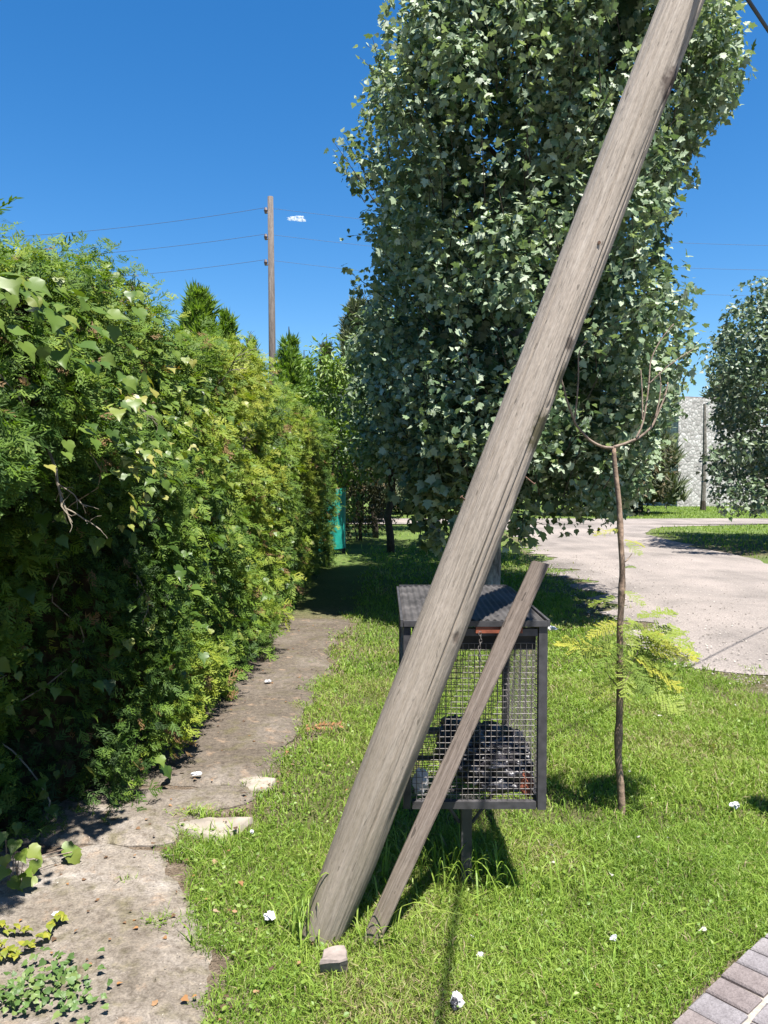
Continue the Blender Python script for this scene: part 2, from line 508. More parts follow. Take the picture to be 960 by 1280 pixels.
# ---- road of pale dirt
def road_mat():
    m, nt, N, L, b = new_mat('pale_dirt_and_gravel')
    tc = N.new('ShaderNodeTexCoord'); v = tc.outputs['Object']
    n1 = noise(nt, v, 0.55, 5, 0.6, 0.4); n2 = noise(nt, v, 60, 4, 0.7)
    vo = N.new('ShaderNodeTexVoronoi'); vo.inputs['Scale'].default_value = 38; L.new(v, vo.inputs['Vector'])
    n3 = noise(nt, mapping(nt, v, (2.2, 0.25, 1)), 1.0, 4)
    c = ramp_out(nt, n1.outputs[0], [(0.30, (0.135, 0.120, 0.110)), (0.5, (0.232, 0.204, 0.185)), (0.70, (0.31, 0.268, 0.242))])
    c = mix(nt, ramp_out(nt, n3.outputs[0], [(0.45, (0,) * 3), (0.7, (0.55,) * 3)]), c, (0.31, 0.270, 0.243))
    c = mix(nt, 1.0, c, ramp_out(nt, n2.outputs[0], [(0.25, (0.62,) * 3), (0.75, (1.2,) * 3)]), 'MULTIPLY')
    c = mix(nt, 0.6, c, mix(nt, 1.0, c, ramp_out(nt, vo.outputs['Distance'], [(0.0, (1.3,) * 3), (0.5, (0.7,) * 3)]), 'MULTIPLY'))
    L.new(c, b.inputs['Base Color']); b.inputs['Roughness'].default_value = 0.95
    b.inputs['Specular IOR Level'].default_value = 0.15
    bump(nt, n2.outputs[0], 0.6, 0.02, b)
    return m
M_ROAD = road_mat()
yy = np.unique(np.concatenate([np.linspace(-40, 3, 12), np.linspace(3, 26.6, 240)]))
wob = (fbm(xyz(yy * 0, yy), 1.6, 21) - 0.5) * 1.1 + (fbm(xyz(yy * 0, yy), 7, 23) - .5) * .45
wob2 = (fbm(xyz(yy * 0 + 9, yy), 1.2, 22) - 0.5) * 0.6
mb = MB()
tt = np.linspace(0, 1, 14)[None]
xl = (road_l(yy) + wob * np.clip(yy / 5, 0, 1))[:, None]; xr = (road_r(yy) + wob2)[:, None]
Xg = xl + (xr - xl) * tt; Yg = np.repeat(yy[:, None], 14, 1)
mb.grid(Xg, Yg, 0.008 + 0.012 * np.sin(np.pi * tt) * np.ones_like(Yg))
struct(mb.build('dirt_road', M_ROAD, smooth=True), 'pale dirt road running away on the right')
mb = MB()
xx = np.linspace(-90, 120, 160)
e1 = 26.55 + (fbm(xyz(xx, xx * 0), 0.6, 31) - .5) * .5; e2 = 30.2 + (fbm(xyz(xx, xx * 0 + 5), 0.5, 33) - .5) * .8
X2 = np.stack([xx, xx, xx, xx], 0); Y2 = np.stack([e1, e1 + 1, e2 - 1, e2], 0)
mb.grid(X2, Y2, np.full_like(X2, 0.032))
struct(mb.build('cross_street', M_ROAD, smooth=True), 'pale dirt street crossing at the far end of the verge')

# ---- loose stones on the road edge (nobody could count them)
n = 5200
ys = 4.6 + 11 * RNG.random(n) ** 1.6; xs = road_l(ys) - .35 + RNG.exponential(1.3, n)
ico = np.array([(0, 0, 1), (.9, 0, .1), (.2, .85, .0), (-.75, .5, .15), (-.7, -.55, 0), (.25, -.9, .1), (0, 0, -.5)], float)
T_STONE = (ico, [(0, 1, 2), (0, 2, 3), (0, 3, 4), (0, 4, 5), (0, 5, 1), (6, 2, 1), (6, 3, 2), (6, 4, 3), (6, 5, 4), (6, 1, 5)])
a = RNG.random(n) * 6.28
Rz = np.zeros((n, 3, 3)); Rz[:, 0, 0] = np.cos(a); Rz[:, 0, 1] = -np.sin(a); Rz[:, 1, 0] = np.sin(a); Rz[:, 1, 1] = np.cos(a); Rz[:, 2, 2] = 1
s = 0.004 + 0.011 * RNG.random(n) ** 3
ok = xs < 6
mb = MB().inst(T_STONE, xyz(xs, ys, 0.022)[ok], Rz[ok], np.stack([s, s, s * .7], 1)[ok], RNG.random(ok.sum()))
m_stone = leaf_mat('gravel_stone', [(0, (0.13, 0.115, 0.10)), (0.7, (0.25, 0.22, 0.195)), (1, (0.40, 0.37, 0.33))], None, 0.9, 0.0, 0.2)
tag(mb.build('gravel', m_stone), 'loose gravel scattered along the edge of the dirt road', 'gravel', kind='stuff')

# ---- footpath: worn concrete slabs with earth over them
def path_mat():
    m, nt, N, L, b = new_mat('worn_concrete_with_earth')
    tc = N.new('ShaderNodeTexCoord'); v = tc.outputs['Object']
    n1 = noise(nt, v, 2.1, 5, 0.62, 0.6); n2 = noise(nt, v, 9, 5, 0.65); n3 = noise(nt, v, 120, 3, 0.7)
    sp = N.new('ShaderNodeSeparateXYZ'); L.new(v, sp.inputs[0])
    pale = ramp_out(nt, n1.outputs[0], [(0.30, (0.094, 0.078, 0.060)), (0.46, (0.152, 0.130, 0.106)), (0.58, (0.192, 0.168, 0.144)), (0.74, (0.29, 0.266, 0.24))])
    brown = ramp_out(nt, n1.outputs[0], [(0.3, (0.068, 0.055, 0.042)), (0.55, (0.100, 0.083, 0.066)), (0.75, (0.145, 0.124, 0.104))])
    f = math_n(nt, 'DIVIDE', math_n(nt, 'SUBTRACT', sp.outputs[1], 3.2), 0.9, True)
    c = mix(nt, f, pale, brown)
    c = mix(nt, ramp_out(nt, n2.outputs[0], [(0.52, (0,) * 3), (0.68, (0.65,) * 3)]), c, (0.085, 0.075, 0.036))
    c = mix(nt, ramp_out(nt, n2.outputs[0], [(0.30, (0.6,) * 3), (0.42, (0,) * 3)]), c, (0.24, 0.17, 0.115))
    n4 = noise(nt, v, 32, 5, 0.75, 0.5)
    c = mix(nt, 1.0, c, ramp_out(nt, n4.outputs[0], [(0.32, (0.55, 0.52, 0.48)), (0.5, (1.0,) * 3), (0.68, (1.3, 1.28, 1.22))]), 'MULTIPLY')
    c = mix(nt, 1.0, c, ramp_out(nt, n3.outputs[0], [(0.25, (0.6,) * 3), (0.75, (1.3,) * 3)]), 'MULTIPLY')
    L.new(c, b.inputs['Base Color']); b.inputs['Roughness'].default_value = 0.93
    b.inputs['Specular IOR Level'].default_value = 0.2
    h = math_n(nt, 'ADD', n3.outputs[0], math_n(nt, 'MULTIPLY', n2.outputs[0], 2.0))
    bump(nt, h, 0.55, 0.012, b)
    return m
M_PATH = path_mat()
footpath = bpy.data.objects.new('footpath', None); COL.objects.link(footpath)
struct(footpath, 'worn concrete footpath beside the hedge'); ORG['footpath'] = np.zeros(3)
def slab(y0, y1, zt, seed, skew=0.0, name='slab', side=True):
    m = max(8, int((y1 - y0) / 0.035)); k = 40
    t = np.linspace(0, 1, m)[:, None]; s_ = np.linspace(0, 1, k)[None]
    Y = y0 + (y1 - y0) * t + np.zeros_like(s_)
    xr_ = path_right(Y) + (fbm(xyz(Y.ravel() * 0, Y.ravel()), 3.2, seed) - .5).reshape(Y.shape) * 0.16
    xl_ = path_left(Y)
    X = xl_ + (xr_ - xl_) * s_
    edge = (fbm(xyz(X.ravel(), Y.ravel() * 0), 5, seed + 3) - .5).reshape(Y.shape) * 0.16 + skew * (X + 0.9)
    Y = Y + edge
    Z = zt + (fbm(xyz(X.ravel(), Y.ravel()), 3.0, seed + 5).reshape(Y.shape) - .5) * 0.022 + (vnoise(xyz(X.ravel(), Y.ravel()), 22, seed).reshape(Y.shape) - .5) * .006
    rim = np.minimum(np.minimum(t, 1 - t) * (y1 - y0) / 0.035, (1 - s_) * 0.8 / 0.10)
    Z = Z - 0.022 * np.clip(1 - rim, 0, 1) ** 1.5
    mb = MB().grid(X, Y, Z)
    # skirt down into the ground
    for A in ((X[0], Y[0], Z[0]), (X[-1], Y[-1], Z[-1]), (X[:, -1], Y[:, -1], Z[:, -1])):
        mb.grid(np.stack([A[0], A[0]]), np.stack([A[1], A[1]]), np.stack([A[2], A[2] - 0.12]))
    return mb.build(name, M_PATH, footpath, smooth=True)
slab(0.4, 3.18, 0.022, 41, 0.05)
slab(3.195, 3.76, 0.030, 43, 0.06)
slab(3.785, 5.555, 0.030, 45, -0.05)
slab(5.57, 8.4, 0.028, 47, 0.04)

# pale fragment of slab lying at the path edge
def fragment(px_pts, z, h, mat, name, seed=0, parent=None):
    P = np.array([gnd(x, y, z)[:2] for x, y in px_pts])
    c = P.mean(0); r = random.Random(seed)
    ring = []
    for i in range(len(P)):
        a, b_ = P[i], P[(i + 1) % len(P)]
        for k in range(5):
            q = a + (b_ - a) * k / 5
            q = q + (q - c) * r.uniform(-.06, .05)
            ring.append(q)
    ring = np.array(ring); m = len(ring)
    V = np.concatenate([xyz(*((c + (ring - c) * 1.05).T), z - 0.03), xyz(*((c + (ring - c) * 1.0).T), z + h * .75), xyz(*((c + (ring - c) * .93).T), z + h), xyz(*((c + (ring - c) * .5).T), z + h * 1.02), [[*c, z + h]]])
    F = []
    for l in range(3):
        for i in range(m):
            j = (i + 1) % m
            F.append((l * m + i, l * m + j, (l + 1) * m + j, (l + 1) * m + i))
    for i in range(m): F.append((3 * m + i, 3 * m + (i + 1) % m, 4 * m))
    V[m:, 2] += (vnoise(V[m:], 14, seed) - .5) * 0.008
    return MB().add(V, F).build(name, mat, parent, smooth=True)
m_frag = plain('pale_concrete', (0.235, 0.205, 0.17), 0.9, 0.2, 0.25, 14, bmp=0.4)
tag(fragment([(218, 1034), (262, 1027), (314, 1027), (296, 1043), (276, 1052), (240, 1046)], 0.004, 0.022, m_frag, 'slab_fragment', 5),
    'pale broken slab fragment at the grassy edge of the path', 'slab')
tag(fragment([(296, 979), (318, 975), (345, 978), (336, 989), (312, 992)], 0.008, 0.022, m_frag, 'concrete_chip', 8),
    'small whitish concrete chip on the path joint near the grass', 'concrete chip')

# ---- brick paving in the corner
paving = bpy.data.objects.new('brick_paving', None); COL.objects.link(paving)
struct(paving, 'brick paved drive at the lower right corner'); ORG['brick_paving'] = np.zeros(3)
def mortar_mat():
    return plain('sandy_mortar', (0.27, 0.24, 0.205), 0.95, 0.1, 0.25, 60, bmp=0.5)
mb = MB()
t_ = np.linspace(-1.6, 2.4, 60)[:, None]; d_ = np.linspace(0.012, 2.4, 30)[None]
dd = d_ + edge_bow(t_)
mb.grid(EDGE_A[0] + EDGE_T[0] * t_ + EDGE_N[0] * dd, EDGE_A[1] + EDGE_T[1] * t_ + EDGE_N[1] * dd, np.full(dd.shape, 0.024))
mb.build('mortar_bed', mortar_mat(), paving)
def brick_mat(name, a, b_, c_):
    m, nt, N, L, b = new_mat(name)
    tc = N.new('ShaderNodeTexCoord'); v = tc.outputs['Object']
    oi = N.new('ShaderNodeObjectInfo')
    r = ramp_out(nt, oi.outputs['Random'], [(0, a), (0.5, b_), (1, c_)])
    n1 = noise(nt, v, 26, 4, 0.6); n2 = noise(nt, v, 160, 3, 0.7)
    c = mix(nt, 1.0, r, ramp_out(nt, n1.outputs[0], [(0.25, (0.72, 0.70, 0.70)), (0.75, (1.2, 1.2, 1.2))]), 'MULTIPLY')
    c = mix(nt, 1.0, c, ramp_out(nt, n2.outputs[0], [(0.3, (0.7,) * 3), (0.7, (1.2,) * 3)]), 'MULTIPLY')
    L.new(c, b.inputs['Base Color']); b.inputs['Roughness'].default_value = 0.85
    b.inputs['Specular IOR Level'].default_value = 0.25
    bump(nt, n2.outputs[0], 0.5, 0.006, b)
    return m
M_BR = [brick_mat('brick_grey', (0.140, 0.130, 0.136), (0.165, 0.152, 0.156), (0.19, 0.174, 0.172)), brick_mat('brick_red', (0.140, 0.118, 0.114), (0.155, 0.132, 0.126), (0.175, 0.147, 0.139))]
def brick_mesh(lx, ly, seed):
    r = random.Random(seed)
    ch = 0.006; h = 0.036
    def ring(sh, z): return [(x * (lx / 2 - sh) + r.uniform(-.002, .002), y * (ly / 2 - sh) + r.uniform(-.002, .002), z) for x, y in ((-1, -1), (1, -1), (1, 1), (-1, 1))]
    V = ring(0, -0.02) + ring(0, h - ch) + ring(ch, h)
    F = [(8, 9, 10, 11)]
    for l in (0, 4):
        for i in range(4):
            j = (i + 1) % 4; F.append((l + i, l + j, l + 4 + j, l + 4 + i))
    return MB().add(V, F)
bm_edge = []; bm_in = []
for k in range(3):
    for m_ in M_BR:
        for lst, lx, ly in ((bm_edge, 0.094, 0.128), (bm_in, 0.105, 0.118)):
            o = brick_mesh(lx, ly, k + 7).build('brick', m_); lst.append(o.data); bpy.data.objects.remove(o)
def place_brick(t, d, me, jit=0.05):
    p = EDGE_A + EDGE_T * t + EDGE_N * (d + edge_bow(t))
    o = bpy.data.objects.new('brick', me); COL.objects.link(o); o.parent = paving
    o.location = (p[0], p[1], random.uniform(-.002, .003)); o.rotation_euler = (random.uniform(-.015, .015), random.uniform(-.015, .015), math.atan2(EDGE_T[1], EDGE_T[0]) + 0.1 * (t - .3) + random.uniform(-jit, jit))
pat = [0, 1, 0, 0, 1, 0, 1, 1, 0, 0]
for i in range(16):
    place_brick(-0.42 + i * 0.104, 0.072, bm_edge[random.randrange(3) * 2 + pat[i % 10]], 0.03)
for row in range(5):
    for i in range(14):
        place_brick(-0.40 + i * 0.118 + (row % 2) * 0.055, 0.212 + row * 0.131, bm_in[random.randrange(3) * 2 + (1 if random.random() < 0.42 else 0)])

# ================================================================== HEDGE
def hedge_h(y):
    return np.interp(y, [1.8, 3, 4.2, 7.5, 10, 14], [2.50, 2.50, 2.55, 2.72, 2.72, 2.62]) + (fbm(xyz(y * 0 + 3, y), 1.1, 61) - .5) * 0.34
def hedge_face(y, z):
    H = hedge_h(y)
    X = -1.17 + 0.010 * (y - 3) + np.interp(z, [0, 0.18, 0.45, 0.9, 1.6, 2.1], [-.02, .02, .06, 0.04, 0.02, -0.02]) - 0.04
    X = X + (fbm(xyz(y * 0, y, z), 1.5, 64) - .5) * 0.30 + (fbm(xyz(y * 0, y, z), 4.5, 66) - .5) * 0.16
    t = np.clip((z - (H - 0.45)) / 0.45, 0, 1)
    X = X - 0.34 * t ** 2
    X = X - 0.46 * np.clip((3.85 - y) / .45, 0, 1) * np.clip((1.55 - z) / .35, 0, 1) * np.clip((z - .10) / .3, 0, 1)
    X = X + 0.13 * np.clip((3.6 - y) / .5, 0, 1) * np.exp(-((z - 1.75) / .3) ** 2)
    X = X - np.interp(y, [2.4, 2.9, 3.1, 3.6], [.55, .42, .26, .0]) * np.clip((.85 - z) / .45, 0, 1)
    X = X - 0.10 * np.clip((3.0 - y) / 0.6, 0, 1)
    X = np.where(y > 12.9, X + 0.07, X)
    return X
HY0, HY1 = 2.15, 14.0
hedge = thing('hedge', 'tall clipped conifer hedge overgrown with creeper along the left of the path', 'hedge', (-1.6, 8, 0))
m_core = plain('hedge_dark_core', (0.030, 0.024, 0.014), 1.0, 0.0, 0.5, 25)
yg = np.linspace(HY0, HY1, 220); zg = np.linspace(0, 1, 26)
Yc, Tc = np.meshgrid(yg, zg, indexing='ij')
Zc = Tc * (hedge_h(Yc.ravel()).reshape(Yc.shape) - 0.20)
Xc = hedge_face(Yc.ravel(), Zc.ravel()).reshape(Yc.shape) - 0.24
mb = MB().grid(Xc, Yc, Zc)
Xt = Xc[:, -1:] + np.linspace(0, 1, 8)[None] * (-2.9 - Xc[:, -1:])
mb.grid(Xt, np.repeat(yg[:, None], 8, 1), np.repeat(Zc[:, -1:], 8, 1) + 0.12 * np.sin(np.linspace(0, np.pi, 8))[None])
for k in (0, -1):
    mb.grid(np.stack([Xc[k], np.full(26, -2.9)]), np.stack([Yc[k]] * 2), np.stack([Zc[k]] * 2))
mb.build('dark_core', m_core, hedge)  # solid dark core put in to block light behind the sprays
m_cyp = leaf_mat('cypress_foliage', [(0, (0.014, 0.034, 0.008)), (0.26, (0.046, 0.094, 0.014)), (0.54, (0.112, 0.182, 0.021)), (0.88, (0.22, 0.255, 0.028)), (0.93, (0.22, 0.235, 0.03)), (1.0, (0.17, 0.105, 0.045))], None, 0.6, 0.36, 0.22)
def hedge_sprays(n, y0, y1, size, top_share=0.28, deep=0.0):
    ntop = int(n * top_share)
    y = y0 + (y1 - y0) * RNG.random(n); H = hedge_h(y)
    z = 0.05 + RNG.random(n) ** 0.9 * (H - 0.05)
    X = hedge_face(y, z)
    out = np.stack([np.ones(n), np.zeros(n), np.clip((z - H + .5), 0, .5) * 2.2], 1)
    X[:ntop] = X[:ntop] - 0.05 - 1.3 * RNG.random(ntop) ** 1.4; z[:ntop] = H[:ntop] - 0.02 + 0.05 * RNG.normal(size=ntop)
    out[:ntop] = (0.15, 0, 1)
    P = np.stack([X, y, z], 1)
    P = P + norm(out) * (RNG.normal(size=n) * 0.05 - 0.05 - deep)[:, None]
    # hedge clumps: branches that stand out
    cl = fbm(P, 3.2, 71)
    amp = np.full(n, .52); amp[:ntop] = .14
    P = P + norm(out) * ((cl - .5) * amp)[:, None]
    tip = norm(out) * 0.55 * np.array([1, 1, .5]) + np.array([0, 0, 0.20]) + RNG.normal(size=(n, 3)) * 0.5
    droop = RNG.random(n) < 0.35
    tip[droop, 2] -= 0.9
    nr = norm(out) * 0.5 + np.array([0.15, -0.45, 0.65]) + RNG.normal(size=(n, 3)) * 0.5
    R = frames(nr, tip)
    yel = fbm(P, 0.9, 77)
    r = 0.285 + (yel - .45) * 1.1 + (cl - .5) * 0.7 + RNG.normal(size=n) * 0.13
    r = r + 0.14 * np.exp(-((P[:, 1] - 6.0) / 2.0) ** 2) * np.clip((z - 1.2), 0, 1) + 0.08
    dead = vnoise(P, 5.5, 79) > .86
    r = np.clip(np.where((RNG.random(n) < 0.02) | (dead & (RNG.random(n) < .6)), 1.0, np.clip(r, 0.03, 0.92)) - deep * 1.2, 0.0, 1)  # deeper sprays tinted darker, hedge interior shade put into the colour
    z_ok = (P[:, 2] > 0.03) & (P[:, 2] < H + .03) & (P[:, 0] < -.75)
    S = size * (0.6 + 0.8 * RNG.random(n))
    return P[z_ok], R[z_ok], S[z_ok], r[z_ok]
mb = MB()
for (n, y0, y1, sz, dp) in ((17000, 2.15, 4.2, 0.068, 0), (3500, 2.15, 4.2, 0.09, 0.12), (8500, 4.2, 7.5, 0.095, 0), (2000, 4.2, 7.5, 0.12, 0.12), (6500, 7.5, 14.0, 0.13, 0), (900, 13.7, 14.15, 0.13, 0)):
    P, R, S, r = hedge_sprays(n, y0, y1, sz, deep=dp)
    for k in range(6):
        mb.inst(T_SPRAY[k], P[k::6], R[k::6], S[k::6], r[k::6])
# end cap of the hedge
n = 900
y = np.full(n, HY1) + RNG.normal(size=n) * 0.06; z = RNG.random(n) * 2.55; X = hedge_face(y, z) - RNG.random(n) * 1.2
mb.inst(T_SPRAY[0], np.stack([X, y, z], 1), frames(rdir(n) + np.array([0, 0.5, 0.5]), rdir(n) + np.array([.3, 0, .5])), 0.14, RNG.random(n) * .6)
fo = mb.build('foliage', m_cyp, hedge); fo['kind'] = 'stuff'
# dead bare twigs showing in the hedge
m_twig = plain('grey_twig', (0.17, 0.145, 0.11), 0.9, 0.2, 0.3, 30)
mb = MB()
def twig(p, d, ln, r0, depth=0):
    k = 6; pts = [np.array(p, float)]; dv = np.array(d, float)
    for i in range(k):
        dv = norm(dv + RNG.normal(size=3) * 0.16 + np.array([0, 0, -0.05])); pts.append(pts[-1] + dv * ln / k)
    mb.tube(pts, np.linspace(r0, r0 * .35, k + 1), 5)
    if depth < 2:
        for j in (2, 3, 4, 5):
            if RNG.random() < 0.8: twig(pts[j], norm(dv + RNG.normal(size=3) * .6), ln * .45, r0 * .55, depth + 1)
for (px, py, d, dr, ln) in ((150, 905, 3.15, (0.9, 0.1, 0.25), .28), (190, 395, 4.0, (.35, -.2, -.9), .35), (215, 400, 4.25, (.3, -.3, -.9), .4), (80, 900, 3.0, (.7, -.3, .5), .3), (230, 700, 4.0, (.4, -.4, -.6), .3), (320, 560, 6.2, (.5, -.5, .1), .35), (300, 480, 5.8, (.5, -.3, .5), .4), (40, 560, 2.7, (.5, -.3, -.6), .3), (170, 480, 3.6, (.5, -.4, -.5), .3)):
    q = at(px, py, d); twig((hedge_face(np.array([q[1]]), np.array([q[2]]))[0] - 0.06, q[1], q[2]), dr, ln, 0.006)
mb.build('bare_twigs', m_twig, hedge)['kind'] = 'stuff'

# ---- creeper on the hedge, its large leaves one by one
vine = thing('creeper_vine', 'large leaved glossy creeper climbing over the near end of the hedge', 'vine', (-1.35, 3.0, 0))
m_vine = leaf_mat('creeper_leaf', [(0, (0.028, 0.056, 0.010)), (0.3, (0.050, 0.096, 0.014)), (0.55, (0.090, 0.145, 0.020)), (0.75, (0.120, 0.165, 0.026)), (0.9, (0.20, 0.215, 0.045)), (1, (0.28, 0.245, 0.07))], (0.10, 0.14, 0.06), 0.42, 0.34, 0.34)
VP, VS, VR, VN = [], [], [], []
def vine_cluster(px, py, sx, sy, n, s0, s1, r0, r1, lift=0.05):
    for i in range(n):
        x = px + RNG.normal() * sx; y = py + RNG.normal() * sy
        if x > 470 or y > 1085: continue
        Y = -1.14 / ((min(x, 440) - 480) / 960)
        if Y > 13 or Y < 2.0: continue
        for _ in range(2):
            q = at(x, y, Y); fx = hedge_face(np.array([Y]), np.array([q[2]]))[0] + lift
            Y = np.clip(fx / ((x - 480) / 960), 2.0, 13)
        q = at(x, y, Y)
        if q[2] < 0.06 or q[2] > hedge_h(np.array([Y]))[0] - .05 or Y < 2.25: continue
        fx = hedge_face(np.array([q[1]]), np.array([q[2]]))[0]
        VP.append((fx + lift + .05 + RNG.random() * 0.08, q[1], q[2])); VS.append(s0 + (s1 - s0) * RNG.random() ** 1.3)
        VR.append(r0 + (r1 - r0) * RNG.random()); VN.append(norm(np.array([0.55, -0.35, 0.75]) + RNG.normal(size=3) * 0.36))
vine_cluster(50, 385, 55, 50, 72, .05, .085, .30, .75, .10)
vine_cluster(110, 330, 40, 25, 24, .045, .07, .40, .80, .10)
vine_cluster(190, 550, 70, 70, 85, .04, .07, .25, .95, .06)
vine_cluster(60, 880, 55, 120, 70, .045, .08, .05, .60, .05)
vine_cluster(170, 690, 60, 60, 30, .05, .08, .05, .5, .03)
vine_cluster(285, 640, 45, 90, 48, .045, .07, .30, .9, .05)
vine_cluster(230, 930, 40, 70, 26, .05, .075, .2, .7, .05)
vine_cluster(350, 590, 25, 80, 36, .05, .07, .3, .9, .05)
vine_cluster(230, 500, 70, 40, 40, .04, .065, .3, .95, .07)
vine_cluster(60, 1010, 45, 35, 26, .045, .07, .1, .7, .06)
vine_cluster(20, 930, 18, 60, 20, .045, .07, .5, .85, .10)
vine_cluster(200, 600, 80, 80, 60, .038, .062, .35, .85, .11)
vine_cluster(140, 580, 14, 40, 18, .035, .05, .85, 1.0, .10)
VP, VS, VR, VN = map(np.array, (VP, VS, VR, VN))
tip = np.array([0.25, -0.1, -0.9]) + RNG.normal(size=(len(VP), 3)) * 0.35
VF = frames(VN, tip)
k = min(300, len(VP))
order = np.argsort(-VS / VP[:, 1]); a_, b_ = order[:k], order[k:]
rv = (0.06, 0.2, 0.35, 0.5, 0.65, 0.8, 0.95)
leaf_objs('leaf', T_HEART, VP[a_], VF[a_], VS[a_], m_vine, vine, rv, np.clip((VR[a_] * 7).astype(int), 0, 6))
mb = MB()
if len(b_): mb.inst(T_HEART, VP[b_], VF[b_], VS[b_], VR[b_])
n = 1500                                                     # the many smaller leaves behind
y = 2.0 + 9 * RNG.random(n) ** 1.5; z = 0.1 + RNG.random(n) * 2.3
P = np.stack([hedge_face(y, z) + 0.0 + 0.05 * RNG.normal(size=n), y, z], 1)
keep = (fbm(P, 1.3, 88) > 0.47) & (z < hedge_h(y) - .12); n = keep.sum()
mb.inst(T_HEART, P[keep], frames(np.array([.55, -.3, .7]) + RNG.normal(size=(n, 3)) * .4, np.array([.2, -.1, -.9]) + RNG.normal(size=(n, 3)) * .4), 0.035 + .045 * RNG.random(n), np.clip(RNG.random(n) * .9, 0, 1))
mb.build('small_leaves', m_vine, vine)['kind'] = 'stuff'
mb = MB()
for (y, z0, z1) in ((2.5, 0.0, 2.2), (2.9, 0.0, 2.0), (3.5, 0.0, 1.9), (4.2, 0.0, 1.6), (5.3, 0, 1.5), (6.3, 0, 1.4)):
    zz = np.linspace(z0, z1, 30); yw = y + 0.18 * np.sin(zz * 4 + y * 3) + (vnoise(xyz(zz * 0, zz * 0 + y, zz), 4, 5) - .5) * .25
    mb.tube(np.stack([hedge_face(yw, zz) - 0.06, yw, zz], 1), np.linspace(.004, .002, 30), 5)
mb.build('stem', m_twig, vine)

# ================================================================== TREES
m_bark = plain('grey_bark', (0.15, 0.135, 0.115), 0.95, 0.15, 0.5, 9, bmp=0.8)
m_bark_dk = plain('dark_bark', (0.055, 0.045, 0.035), 0.95, 0.1, 0.4, 12, bmp=0.8)
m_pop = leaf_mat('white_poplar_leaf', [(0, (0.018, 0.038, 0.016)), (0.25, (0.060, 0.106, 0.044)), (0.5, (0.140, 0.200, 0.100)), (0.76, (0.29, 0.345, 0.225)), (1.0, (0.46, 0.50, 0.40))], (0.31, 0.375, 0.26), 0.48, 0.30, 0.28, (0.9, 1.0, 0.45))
m_pop2 = leaf_mat('silvery_green_leaf', [(0, (0.020, 0.042, 0.020)), (0.4, (0.070, 0.112, 0.054)), (0.75, (0.140, 0.185, 0.105)), (1.0, (0.34, 0.38, 0.28))], (0.24, 0.28, 0.22), 0.45, 0.25, 0.4, (0.85, 1.0, 0.5))

def limb_path(p0, p1, k=10, wob=0.12, sag=0.0, seed=0):
    r = np.random.default_rng(seed)
    t = np.linspace(0, 1, k)[:, None]
    p = np.array(p0) + (np.array(p1) - np.array(p0)) * t
    ln = np.linalg.norm(np.array(p1) - np.array(p0))
    nz = np.cumsum(r.normal(size=(k, 3)), 0) * wob * ln / k
    nz -= nz[0]; nz -= t * nz[-1]
    p = p + nz; p[:, 2] += sag * np.sin(np.pi * t[:, 0])
    return p

def clump_leaves(C, Rr, per, size, droop=0.5, up=0.5, jit=0.55, shell=0.55, rnd=(0.1, 0.95)):
    """leaves in clumps with centres C (m,3), radii Rr (m,3); denser near the clump surface"""
    m = len(C); n = m * per
    d = rdir(n); rad = (shell + (1.05 - shell) * RNG.random(n)) ** 0.8
    ci = np.repeat(np.arange(m), per)
    P = C[ci] + d * rad[:, None] * Rr[ci]
    nr = d * 0.6 + np.array([0.05, -0.15, up]) + RNG.normal(size=(n, 3)) * jit
    tip = d * 0.5 + np.array([0, 0, -droop]) + RNG.normal(size=(n, 3)) * 0.5
    cr = RNG.random(m)
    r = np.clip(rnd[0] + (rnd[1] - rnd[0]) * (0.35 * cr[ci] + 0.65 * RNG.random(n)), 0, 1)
    return P, frames(nr, tip), size * (0.65 + 0.7 * RNG.random(n)), r

# ---- the big white-leaved tree
TREE = np.array([1.27, 9.6, 0.0])
tree = thing('poplar_tree', 'tall tree with silvery white leaves behind the metal basket', 'tree', TREE)
PROF = np.array([(1.3, .75, 2.2), (1.7, .2, 3.1), (2.2, -.05, 3.35), (3.0, -.2, 3.65), (3.7, -.25, 3.85), (4.2, -.25, 3.75), (4.6, -.35, 3.35), (5.2, -.6, 3.4), (5.9, -.45, 3.9), (6.6, -.2, 4.3), (7.2, .05, 4.25), (8, .3, 4.0), (9, .9, 3.4), (10, 1.4, 2.8)])
def prof(z):
    l = np.interp(z, PROF[:, 0], PROF[:, 1]); r = np.interp(z, PROF[:, 0], PROF[:, 2]); return l, r
def crown_pt(z, a, rr):
    l, r = prof(z); cx = (l + r) / 2; hw = (r - l) / 2
    c_, s_ = math.cos(a), math.sin(a); k = (abs(c_) ** 2.6 + abs(s_) ** 2.6) ** (-1 / 2.6)
    return (cx + c_ * k * hw * rr, TREE[1] - 0.35 + s_ * k * (min(hw, 2.0) + .25) * rr, z)
OUT = np.array([(-900, 640, 800), (-300, 560, 880), (-60, 515, 895), (0, 505, 905), (30, 492, 915), (60, 480, 926), (100, 452, 926), (170, 437, 915), (195, 428, 885), (240, 420, 856), (310, 450, 850), (330, 458, 876), (380, 440, 872), (450, 440, 868), (560, 450, 850), (620, 490, 825), (655, 520, 700), (700, 560, 600)], float)
def inside(C, inset):
    x = 480 + 960 * C[:, 0] / C[:, 1]; y = 600 - 960 * (C[:, 2] - CAM_H) / C[:, 1]
    j = inset * (.6 + .9 * RNG.random(len(C)))
    return (x > np.interp(y, OUT[:, 0], OUT[:, 1]) + j) & (x < np.interp(y, OUT[:, 0], OUT[:, 2]) - j)
Ci = np.array([crown_pt(1.4 + 8.4 * RNG.random(), RNG.random() * 2 * np.pi, .15 + .55 * RNG.random() ** .6) for i in range(330)])
Ci = Ci[inside(Ci, 34)]; k_ = len(Ci)
